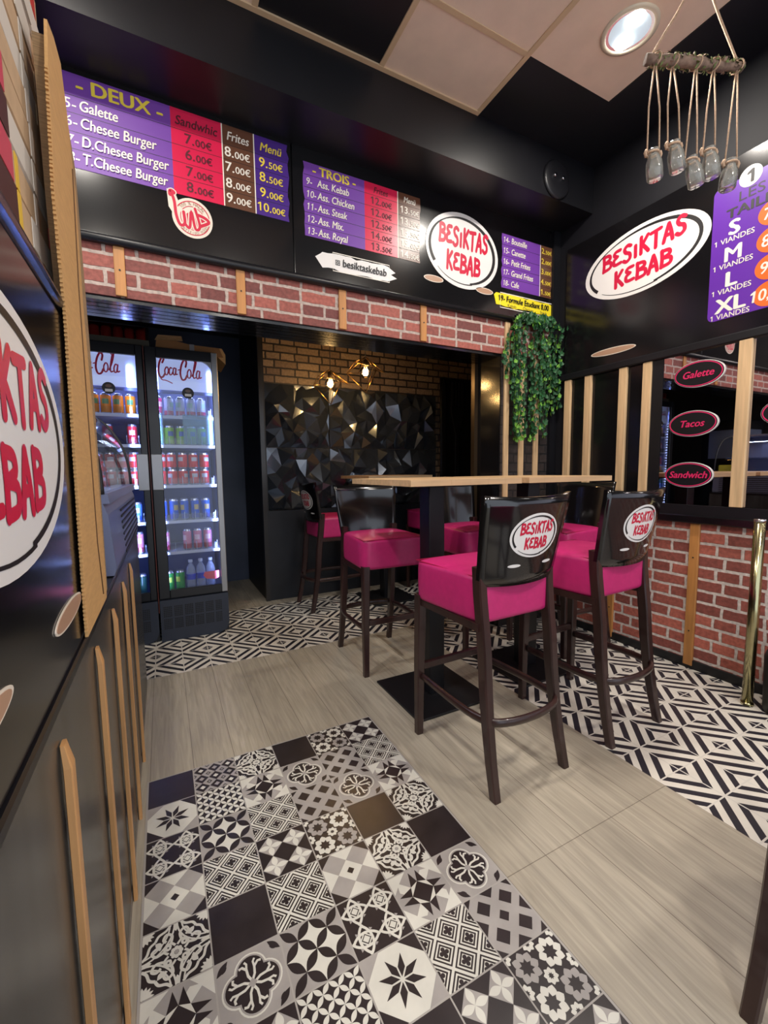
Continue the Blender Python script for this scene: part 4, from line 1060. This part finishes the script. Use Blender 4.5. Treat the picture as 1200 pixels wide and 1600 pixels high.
# ------------------------------------------------------------------ drinks fridges
kick_m = mat('kick_grey', (36, 42, 56), .4)
def fridge(x0, x1, label, right):
    t = thing('drinks_fridge', label, 'fridge', (x0, 1.47, 0)); W = x1-x0; D_ = .58; P = lambda *a: a
    ys_ = .03
    mb = MB()  # open cabinet shell
    mb.box((0, ys_, 0), (.02, D_, 1.95), black_door); mb.box((W-.02, ys_, 0), (W, D_, 1.95), black_door); mb.box((.02, D_-.03, .02), (W-.02, D_, 1.93), interior)
    mb.box((.02, ys_, 1.91), (W-.02, D_, 1.95), black_door); mb.box((.02, ys_, 0), (W-.02, D_, .30), black_door)
    mb.box((.02, ys_, .30), (W-.02, D_, .312), interior)
    mb.box((.02, ys_+.05, .312), (.024, D_-.03, 1.91), interior); mb.box((W-.024, ys_+.05, .312), (W-.02, D_-.03, 1.91), interior)
    mb.build('cabinet', t)
    fl, frr = (.066, .040)
    d = MB(); d.box((0, 0, .295), (fl, .028, 1.95), black_door, .004, 1); d.box((fl, 0, .295), (W-frr, .028, .352), black_door, .003, 1); d.box((fl, 0, 1.885), (W-frr, .028, 1.95), black_door, .003, 1)
    d.box((W-frr, 0, .295), (W, .028, 1.95), silver if right else black_door, .004, 1)
    if right:
        r_ = .07; cx_, cz_ = W-frr-r_, 1.885-r_
        d.prism([(W-frr, 1.885), (cx_, 1.885)]+[(cx_+r_*math.cos(math.radians(a)), cz_+r_*math.sin(math.radians(a))) for a in range(90, -1, -10)], .022, lambda a, b, h_: (a, .026-h_, b), silver)
    do = d.build('door', t)
    g = MB(); g.box((fl, .010, .352), (W-frr, .016, 1.885), glass_door); g.build('glass', do)
    hx = .018 if right else W-.052
    h = MB(); h.box((hx-.016, -.012, 1.03), (hx+.050, 0, 1.265), silver, .004, 2); h.build('handle', do)
    # lit header behind the glass
    hd = MB(); hd.box((.026, .045, 1.69), (W-.026, .052, 1.90), coke_panel); ho = hd.build('header_panel', t)
    lt = MB(); add_flat(lt, coke_polys(W*(.60 if right else .58)), lambda a, b, h_: (W*(.175 if right else .13)+a, .0442-h_, 1.735+b), .0005, red_logo); lt.build('wordmark', ho)
    hk = MB(); hk.box((.026, .06, 1.672), (W-.026, .09, 1.694), interior); hk.build('header_lip', t)
    # price roundel on the glass
    fr = lambda a, b, h_: (W*.56+a, .0095-h_, 1.672+b)
    s = MB(); s.prism(ellipse(0, 0, .036, .036, 32), .0012, fr, black_t); so = s.build('price_roundel', do)
    s = MB(); s.prism([(-.02, -.022), (.02, -.022), (.02, -.006), (-.02, -.006)], .0018, fr, white_sticker); s.prism(ellipse(0, .013, .017, .010, 18), .0018, fr, brown_s); s.build('roundel_print', so)
    # LED strips
    for sx in (.028, W-.034):
        l = MB()
        for k in range(46): l.box((sx, .050, .36+k*.033), (sx+.006, .056, .36+k*.033+.016), led)
        l.build('led_strip', t)
    l = MB()
    for k in range(12): l.box((.07+k*(W-.15)/11, .040, 1.896), (.07+k*(W-.15)/11+.010, .046, 1.902), led)
    l.build('led_strip', t)
    for z in (.60, .814, 1.056, 1.326, 1.520):
        s = MB(); s.box((.026, .058, z-.012), (W-.026, D_-.04, z), shelf_m); s.box((.026, .052, z-.016), (W-.026, .058, z+.004), shelf_m); so = s.build('shelf', t)
        s = MB(); n = 5
        for k in range(n+1):
            xx = .05+(W-.10)*k/n; s.tube([(xx, .062, z+.004), (xx, .062, z+.055), (xx, .075, z+.062)], .0022, glass_w, 6)
        s.box((.03, .059, z+.003), (W-.03, .0605, z+.050), glass_door); s.build('can_guide', so)
    k_ = MB()
    prof = [(0, .0), (W-.07, .0), (W-.02, .02), (W, .07), (W, .285), (0, .285)]
    k_.prism(prof, .028, lambda a, b, h_: (a, .028-h_, b), kick_m); ko = k_.build('kick_panel', t)
    q = MB()
    hole = mat('grille_hole', (6, 6, 8), .7) if 'grille_hole' not in bpy.data.materials else bpy.data.materials['grille_hole']
    for bx in range(6):
        for bz in range(2):
            for i in range(5):
                for j in range(6):
                    xx = .02+bx*.066+i*.0108; zz = .085+bz*.085+j*.0125
                    if xx < W-.05: q.box((xx, -.0012, zz), (xx+.007, .0005, zz+.008), hole)
    q.build('grille', ko)
    ft = MB()
    for xx in (.04, W-.06): ft.box((xx, .10, -.001), (xx+.03, .14, .003), black_matt)
    return t
glass_w = mat('clear_plastic', (190, 200, 225), .2)
FR = fridge(.046, .482, 'drinks fridge on the right, whole door in view, cardboard on top', True)
FL = fridge(-.405, .034, 'drinks fridge on the left, half hidden behind the counter and cardboard', False)
mb = MB(); mb.box((0, 0, 0), (.004, .012, 1.75), mat('rust_red_strip', (92, 40, 34), .5)); o = mb.build('gap_strip', loc=(.038, 1.475, .2)); tag(o, 'thin rust-red strip in the gap between the two fridges', 'strip')

can_mats = {}
def can_proto(kind, h, r_, cols, group):
    body, band, emb = [mat('can_%s_%d' % (kind, i), c, .28, .1) for i, c in enumerate(cols)]
    al = mat('can_metal', (205, 205, 212), .25, .9) if 'can_metal' not in bpy.data.materials else bpy.data.materials['can_metal']
    prof = [(r_*.72, 0), (r_*.80, .003), (r_, .012), (r_, h*.30), (r_, h*.48), (r_, h*.72), (r_, h-.014), (r_*.84, h-.003), (r_*.84, h), (r_*.76, h-.003), (.001, h-.003)]
    def m(i, j):
        if i < 2 or i >= 6: return al
        a = 2*PI*(j+.5)/20; front = -math.sin(a)     # +1 on the camera side
        if i == 4 and front > .8: return emb
        if i == 2: return band
        return body
    mb = MB(); mb.lathe(prof, m, 20)
    o = mb.build('drink_can'); return o
ORD = ['first', 'second', 'third', 'fourth', 'fifth', 'sixth']
def can_row(kind, desc, h, r_, cols, xs_, z, group, where, fridge_word, rows=1, stack=1):
    first = can_proto(kind, h, r_, cols, group); used = False
    for st in range(stack):
        for rw in range(rows):
            for i, x in enumerate(xs_):
                o = first if not used else first.copy()
                if used: COL.objects.link(o)
                used = True
                o.location = (x+random.uniform(-.002, .002), 1.585+rw*.072, z+st*h+.0005); o.rotation_euler = (0, 0, random.uniform(-.9, .9))
                extra = (', top layer' if st else ', bottom layer') if stack > 1 else ''
                extra2 = (', back row' if rw else ', front row') if rows > 1 else ''
                tag(o, '%s can, %s from left%s%s, %s, %s' % (desc, ORD[i], extra, extra2, where.replace('the ', ''), fridge_word), 'can', group)
R_ = 'right fridge'; L_ = 'left fridge'
can_row('clearpink', 'silver and pink', .135, .029, [(186, 190, 208), (196, 30, 96), (160, 190, 180)], (.172, .240, .308, .376), 1.52, 'cans on the top shelf of the right fridge', 'the top shelf', R_)
can_row('deeppink', 'deep pink', .135, .029, [(196, 40, 104), (196, 40, 104), (230, 190, 210)], (.104,), 1.52, 'cans on the top shelf of the right fridge', 'the top shelf', R_)
can_row('green', 'lime green', .135, .029, [(120, 172, 40), (150, 190, 60), (60, 90, 170)], (.106, .166, .235, .305, .372), 1.326, 'cans on the second shelf of the right fridge', 'the second shelf', R_)
can_row('red', 'red fruit soda', .112, .031, [(206, 44, 48), (206, 44, 48), (190, 190, 196)], (.104, .170, .238, .306, .374), 1.056, 'red cans on the third shelf of the right fridge', 'the third shelf', R_, 1, 2)
can_row('blue', 'blue energy drink', .148, .0275, [(40, 96, 200), (24, 60, 160), (196, 176, 120)], (.100, .166, .234, .302, .372), .814, 'blue cans on the fourth shelf of the right fridge', 'the fourth shelf', R_, 2)
can_row('rose', 'rose pink cola', .148, .0275, [(200, 120, 152), (186, 60, 92), (225, 190, 205)], (.106, .242, .308, .374), .60, 'pink cans on the fifth shelf of the right fridge', 'the fifth shelf', R_)
can_row('lemon', 'bright green', .148, .029, [(40, 150, 70), (50, 150, 80), (200, 220, 90)], (.116, .184), .312, 'green cans at the bottom of the right fridge', 'the bottom', R_)
can_row('orange', 'orange soda', .135, .030, [(236, 132, 24), (236, 132, 24), (90, 140, 90)], (-.326, -.258, -.190, -.122, -.054), 1.52, 'orange cans on the top shelf of the left fridge', 'the top shelf', L_)
can_row('redmix', 'red', .135, .029, [(206, 44, 56), (214, 90, 110), (220, 200, 200)], (-.320, -.190, -.054), 1.326, 'red cans on the second shelf of the left fridge', 'the second shelf', L_)
can_row('redb', 'red cola', .112, .031, [(196, 30, 40), (196, 30, 40), (210, 200, 205)], (-.326, -.258, -.190, -.122, -.054), 1.056, 'red cans on the third shelf of the left fridge', 'the third shelf', L_, 1, 2)
can_row('blueb', 'light blue', .135, .029, [(90, 140, 220), (60, 100, 190), (220, 220, 230)], (-.326, -.258, -.190, -.122, -.054), .814, 'blue cans on the fourth shelf of the left fridge', 'the fourth shelf', L_)
can_row('roseb', 'pink', .148, .0275, [(206, 130, 160), (190, 70, 100), (225, 190, 205)], (-.326, -.258, -.190, -.122, -.054), .60, 'pink cans on the fifth shelf of the left fridge', 'the fifth shelf', L_)
can_row('darkb', 'dark green', .148, .029, [(22, 60, 54), (22, 50, 50), (60, 120, 90)], (-.258, -.190, -.122, -.054), .312, 'dark cans at the bottom of the left fridge', 'the bottom', L_)
water = cloud(pane('water_bottle', (.94, .96, 1), .6, .05), (210, 220, 246), .28); wlabel = mat('bottle_label', (60, 74, 190), .4); capm = mat('bottle_cap', (206, 212, 232), .4)
first = None
for i, x in enumerate((.252, .318, .384)):
    r0 = thing('water_bottle', 'clear water bottle with blue label, %s of three at the bottom of the right fridge' % ('left', 'middle', 'right')[i], 'bottle', (x, 1.585+.01*i, .3125), 0, 'water bottles in the right fridge')
    mb = MB(); mb.lathe([(.024, 0), (.030, .006), (.031, .06), (.031, .13), (.026, .16), (.013, .185), (.012, .20)], water, 18); mb.build('body', r0)
    mb = MB(); mb.lathe([(.0315, .075), (.0315, .115)], wlabel, 18, cap=False); mb.build('paper_label', r0)
    mb = MB(); mb.lathe([(.0145, .195), (.0145, .214), (.001, .215)], capm, 14); mb.build('cap', r0)
mb = MB(); mb.box((-.085, 0, -.1), (.105, .0012, .1), cloud(pane('blue_film', (.80, .93, .99), .4, .2), (185, 222, 240), .22, False)); tag(mb.build('plastic_sheet', loc=(.335, 1.522, 1.435)), 'pale blue translucent sheet stuck inside the right fridge door', 'sheet')
mb = MB(); mb.box((-.008, 0, -.11), (.010, .0012, .1), cloud(pane('blue_film_thin', (.72, .88, .96), .4, .2), (185, 222, 240), .22, False)); tag(mb.build('plastic_sheet', loc=(.121, 1.522, 1.44)), 'narrow pale blue strip stuck at the left of the right fridge glass', 'sheet')
mb = MB(); mb.prism([(-.05, .0), (-.03, -.025), (.03, -.032), (.055, -.02), (.055, .028), (-.04, .026)], .002, lambda a, b, h: (a, -h, b), mat('red_tag', (226, 92, 100), .5)); tag(mb.build('red_sticker', loc=(.378, 1.5215, .415)), 'red sticker low inside the right fridge', 'sticker')
# things on the fridges
t = thing('cardboard_box', 'flattened brown cardboard box lying on the right fridge', 'box', (.30, 1.72, 1.951))
mb = MB()
prof = [(-.19, 0), (.19, 0), (.235, -.0), (.21, .058), (.02, .062), (-.10, .082), (-.18, .07)]
mb.prism(prof, .30, lambda a, b, h: (a, .15-h, b), mat('brown_box', (150, 106, 64), .8)); mb.build('carton', t)
mb = MB(); mb.face([(-.19, -.15, .068), (-.02, -.15, .078), (-.03, -.21, .094), (-.17, -.20, .090)], cardboard_d); mb.build('flap', t)
mb = MB(); mb.box((.02, -.152, .0), (.05, -.1495, .064), mat('tape', (150, 150, 156), .3)); mb.build('tape', t)
mb = MB(); mb.prism([(0, 0), (.05, -.045), (.052, .02), (.03, .06), (-.02, .062)], .28, lambda a, b, h: (.20+a, .14-h, b+.0), cardboard); mb.build('flap', t)
t = thing('can_tray', 'shrink-wrapped tray of red cans on the left fridge', 'drinks tray', (-.16, 1.70, 1.951))
mb = MB(); mb.box((-.235, -.16, 0), (.235, .16, .05), mat('tray_grey', (116, 110, 100), .7)); mb.build('tray', t)
mb = MB(); mb.box((-.24, -.165, .0), (.24, .165, .128), pane('shrink_wrap', (.72, .72, .70), 1.4, .15)); mb.build('film', t)
cp = MB(); cp.lathe([(.024, 0), (.029, .01), (.029, .10), (.024, .112), (.001, .11)], mat('tray_can_red', (160, 40, 34), .35, .3), 16)
o0 = cp.build('drink_can', t, loc=(-.19, -.12, .008)); first = True
for j in range(3):
    for i in range(7):
        if i == j == 0: continue
        c = o0.copy(); COL.objects.link(c); c.location = (-.19+.0633*i, -.12+.07*j, .008)

# ------------------------------------------------------------------ counter on the left
t = thing('counter', 'long dark service counter along the left side', 'counter', (-.322, -.95, 0))
mb = MB(); mb.box((-.35, -2.0, 0), (.2955, 1.80, .845), counter_black, .003, 1); mb.build('body', t)
mb = MB(); mb.box((-.37, -2.0, .845), (.299, 1.80, .862), black_semi, .003, 1); mb.build('worktop', t)
mb = MB(); mb.box((.2955, -2.0, 0), (.2965, 1.80, .028), mat('skirting', (120, 112, 104), .5)); mb.build('skirting', t)
for i, (y, zt) in enumerate(((-1.09, .805), (-.77, .81), (-.475, .80), (-.17, .80), (.15, .80))):
    mb = MB(); mb.sweep([(0, 0, 0), (0, 0, zt-.03), (-.004, 0, zt)], [(.005, .0115), (.005, .0115), (.0025, .009)], wood_counter)
    tag(mb.build('wooden_batten', loc=(-.0188, y, .0)), 'honey-coloured batten on the counter front, %s from the camera' % ORD[i], 'batten')
mb = MB(); mb.box((-.075, -2.6, .8625), (-.028, -.80, 1.400), black_gloss, .003, 1); tag(mb.build('counter_screen'), 'tall glossy black panel standing on the near counter', 'panel')
build_oval('oval_logo_sign', 'huge BESIKTAS KEBAB oval sign on the black counter panel at left', 'sign', fr_left(-1.19, 1.18, -.0275), .275, .142)
for y, z, l in ((-.962, .937, 'flat tan oval sticker below the counter oval sign, near the cardboard'), (-1.335, .945, 'flat tan oval sticker at the left picture edge on the counter panel')):
    mb = MB(); mb.prism(ellipse(0, 0, .100, .0165, 32, .0), .0012, fr_left(y, z, -.0275), cream); o = tag(mb.build('ground_sticker'), l, 'sticker')
    mb = MB(); mb.prism(ellipse(0, 0, .093, .0135, 32, .0), .0018, fr_left(y, z, -.0275), tan_s); mb.build('print', o)
t = thing('shelf', 'dark metal-edged shelf above the black counter panel', 'shelf', (-.3, -1.4, 1.417))
mb = MB(); mb.box((-.28, -1.2, 0), (.24, .655, .02), black_gloss); mb.build('board', t)
mb = MB(); mb.tube([(.262, -1.2, .002), (.262, .655, .002)], .016, mat('blue_steel', (70, 80, 120), .2, .9), 14); mb.build('edge_rail', t)
random.seed(4)
box_tan = mat('pizza_box_kraft', (190, 160, 126), .7, var=.1, scale=20); box_white = mat('pizza_box_white', (206, 198, 186), .6); box_red = mat('pizza_box_red', (190, 52, 44), .5); box_dark = mat('pizza_box_dark', (70, 34, 36), .5); box_pink = mat('pizza_box_pink', (196, 70, 90), .5); box_green = mat('pizza_box_green', (84, 112, 60), .6)
z = 1.4375
pk_yellow = mat('pizza_box_yellow', (220, 180, 60), .6)
for k in range(12):
    h = .052
    t = thing('pizza_box', 'printed pizza carton, number %d up the stack on the shelf' % (k+1) if False else 'printed pizza carton in the shelf stack, %s from the bottom' % ['lowest', 'second', 'third', 'fourth', 'fifth', 'sixth', 'seventh', 'eighth', 'ninth', 'tenth', 'eleventh', 'twelfth'][k] if k else 'printed pizza carton lowest in the shelf stack', 'box', (-.30, -1.02, z), random.uniform(-.012, .012), 'pizza cartons on the shelf')
    m0 = box_tan if k % 3 else box_white
    mb = MB(); mb.box((-.22, -.25, 0), (.245, .365, h-.002), m0, .003, 1); mb.build('carton', t)
    X_ = .2456
    def patch(y0_, y1_, z0_, z1_, m): q = MB(); q.box((X_-.0004, y0_, z0_), (X_+.0006, y1_, z1_), m); q.build('print', t)
    if k < 8:
        patch(-.25, .10-.006*k, .001, h-.003, box_dark if k in (0, 1, 3, 6) else box_pink)
        if k in (1, 2): patch(.10, .115, .001, h-.003, pk_yellow)
        if k < 2: patch(.17, .34, .003, h-.004, box_white)
        patch(.300, .345, .008, h-.010, box_red if k in (0, 2, 3, 5) else box_tan)
        patch(.205, .225, .001, h-.003, box_white)
    else:
        patch(.04, .15, .001, h-.003, box_white); patch(.19, .29, .002, h-.003, box_white)
        if k == 8: patch(.115, .14, .010, .040, box_green); patch(.12, .138, .0, .016, box_red)
        if k in (8, 10): patch(.315, .345, .004, h-.005, box_red)
    z += h
# cardboard sheets
def sheet(P, x0, x1, m, label):
    mb = MB(); mb.prism(P, x1-x0, lambda a, b, h: (x0+h, a, b), m); return tag(mb.build('cardboard_sheet'), label, 'cardboard')
sheet([(-.79, .863), (-.52, .863), (-.50, 1.3), (-.53, 1.80), (-.60, 1.86), (-.79, 1.855), (-.785, 1.6), (-.762, 1.36), (-.785, 1.07)], -.0435, -.0265, cardboard_d, 'greyish ribbed cardboard sheet standing behind the tan one on the counter')
o = sheet([(-.872, .866), (-.60, .863), (-.59, .90), (-.593, 1.197), (-.625, 1.482), (-.612, 1.713), (-.649, 1.832), (-.683, 1.897), (-.744, 1.892), (-.80, 1.872), (-.824, 1.788), (-.856, 1.579), (-.836, 1.394), (-.852, 1.183), (-.868, .974)], -.0245, -.020, cardboard, 'tall tan cardboard sheet standing at the counter edge')
mb = MB(); mb.tube([(-.0197, y, z_) for y, z_ in ((-.654, .885), (-.686, 1.0), (-.683, 1.255), (-.678, 1.5), (-.640, 1.74))], .0015, mat('crease', (92, 62, 36), .9), 6); mb.build('crease', o)
mb = MB(); E_ = [(-.872, .87), (-.868, .974), (-.852, 1.183), (-.836, 1.394), (-.856, 1.579), (-.824, 1.788)]
for k in range(130):
    zz = .875+k*.007
    for (y0_, z0_), (y1_, z1_) in zip(E_, E_[1:]):
        if z0_ <= zz < z1_: yy = y0_+(y1_-y0_)*(zz-z0_)/(z1_-z0_)
    mb.box((-.0245, yy-.002-random.random()*.003, zz), (-.0205, yy+.001, zz+.0035), cardboard)
mb.build('torn_edge', o)
# refrigerated display case
t = thing('display_case', 'silver-blue refrigerated counter display with curved glass', 'display case', (-.3, .2, .826))
case = mat('case_steel', (112, 116, 142), .3, .5); Y1_, Y2_ = -.58, .62
mb = MB(); mb.prism([(-.28, .040), (.277, .040), (.283, .06), (.272, .205), (.262, .235), (-.28, .235)], Y2_-Y1_, lambda a, b, h: (a, Y1_+h, b), case); bo = mb.build('body', t)
mb = MB()
for k in range(8): mb.prism([(.2835-.0012*k-.001, .048+k*.020), (.2855-.0012*k, .048+k*.020), (.2855-.0012*k, .055+k*.020), (.2835-.0012*k-.001, .055+k*.020)], .80, lambda a, b, h: (a, -.24+h, b), black_t)
mb.build('vent_slot', bo)
mb = MB(); mb.prism([(.20, .235), (.278, .235), (.274, .262), (.20, .262)], Y2_-Y1_, lambda a, b, h: (a, Y1_+h, b), case); mb.build('sill', bo)
arc = [(.262, .26), (.258, .34), (.243, .42), (.215, .49), (.175, .55), (.115, .60), (.04, .63), (-.05, .64)]
mb = MB(); N_ = 12
S_ = [(x, z_) for x, z_ in smooth_line(arc, 4)]
mb.grid([[(x, Y1_+(Y2_-Y1_)*k/N_, z_) for k in range(N_+1)] for x, z_ in S_], glass_door); mb.build('curved_glass', t)
mb = MB()
mb.bm.free()
for yy in (Y1_, Y2_):
    mb = MB(); mb.tube([(x, yy, z_) for x, z_ in S_], .006, black_matt, 8); mb.build('glass_seal', t)
mb = MB(); mb.box((-.28, Y1_, .235), (-.26, Y2_, .64), case); mb.box((-.28, Y1_, .635), (-.05, Y2_, .655), case); mb.build('rear_frame', t)
mb = MB(); mb.box((-.25, Y1_+.03, .40), (.10, Y2_-.03, .408), glass_door); mb.build('inner_shelf', t)

# ------------------------------------------------------------------ behind the counter (seen in the mirror)
t = thing('coffee_machine', 'black and steel coffee machine behind the counter, seen in the mirror', 'coffee machine', (-1.55, 1.30, 0))
mb = MB(); mb.box((-.30, -.25, 0), (.30, .35, .90), black_semi, .01, 2); mb.build('stand', t)
mb = MB(); mb.box((-.25, -.2, .90), (.25, .3, 1.75), black_door, .02, 3); mb.build('housing', t)
mb = MB(); mb.box((-.17, -.205, 1.25), (.17, -.198, 1.62), mat('machine_front', (150, 160, 190), .3, .5), .004, 1); mb.box((.251, -.12, 1.25), (.256, .20, 1.62), mat('machine_side', (150, 160, 190), .3, .5)); mb.build('front_plate', t)
t = thing('bottle_pack', 'blue and yellow shrink-wrapped bottle pack behind the counter, seen in the mirror', 'drinks pack', (-1.02, .98, 0))
mb = MB(); mb.box((-.2, -.2, 0), (.2, .2, .78), black_matt); mb.build('stand', t)
pk = [mat('pack_blue', (60, 130, 200), .3), mat('pack_green', (70, 160, 110), .3), mat('pack_yellow', (206, 196, 70), .3)]
mb = MB(); mb.box((-.18, -.18, .78), (.18, .18, .92), pk[0], .01, 2); mb.box((-.18, -.18, .921), (.18, .18, 1.05), pk[1], .01, 2); mb.box((-.18, -.18, 1.051), (.18, .18, 1.16), pk[2], .01, 2); mb.build('bottles', t)

# ------------------------------------------------------------------ brass post and bin at the right edge
t = thing('brass_post', 'polished brass post standing before the low brick wall', 'post', (2.553, -.767, 0))
mb = MB(); mb.tube([(0, 0, .004), (0, 0, .892)], .0225, brass, 24); mb.build('tube', t)
mb = MB(); mb.lathe([(.024, .885), (.024, .896), (.001, .898)], chrome, 24); mb.build('cap', t)
mb = MB(); mb.lathe([(.026, 0), (.026, .010), (.023, .014)], brass, 24); mb.build('foot', t)
mb = MB(); mb.lathe([(.085, 0), (.092, .01), (.098, .26), (.090, .285), (.001, .29)], black_matt, 32); tag(mb.build('waste_bin', loc=(2.60, -.905, 0)), 'low black rounded bin at the right picture edge past the brass post', 'bin')
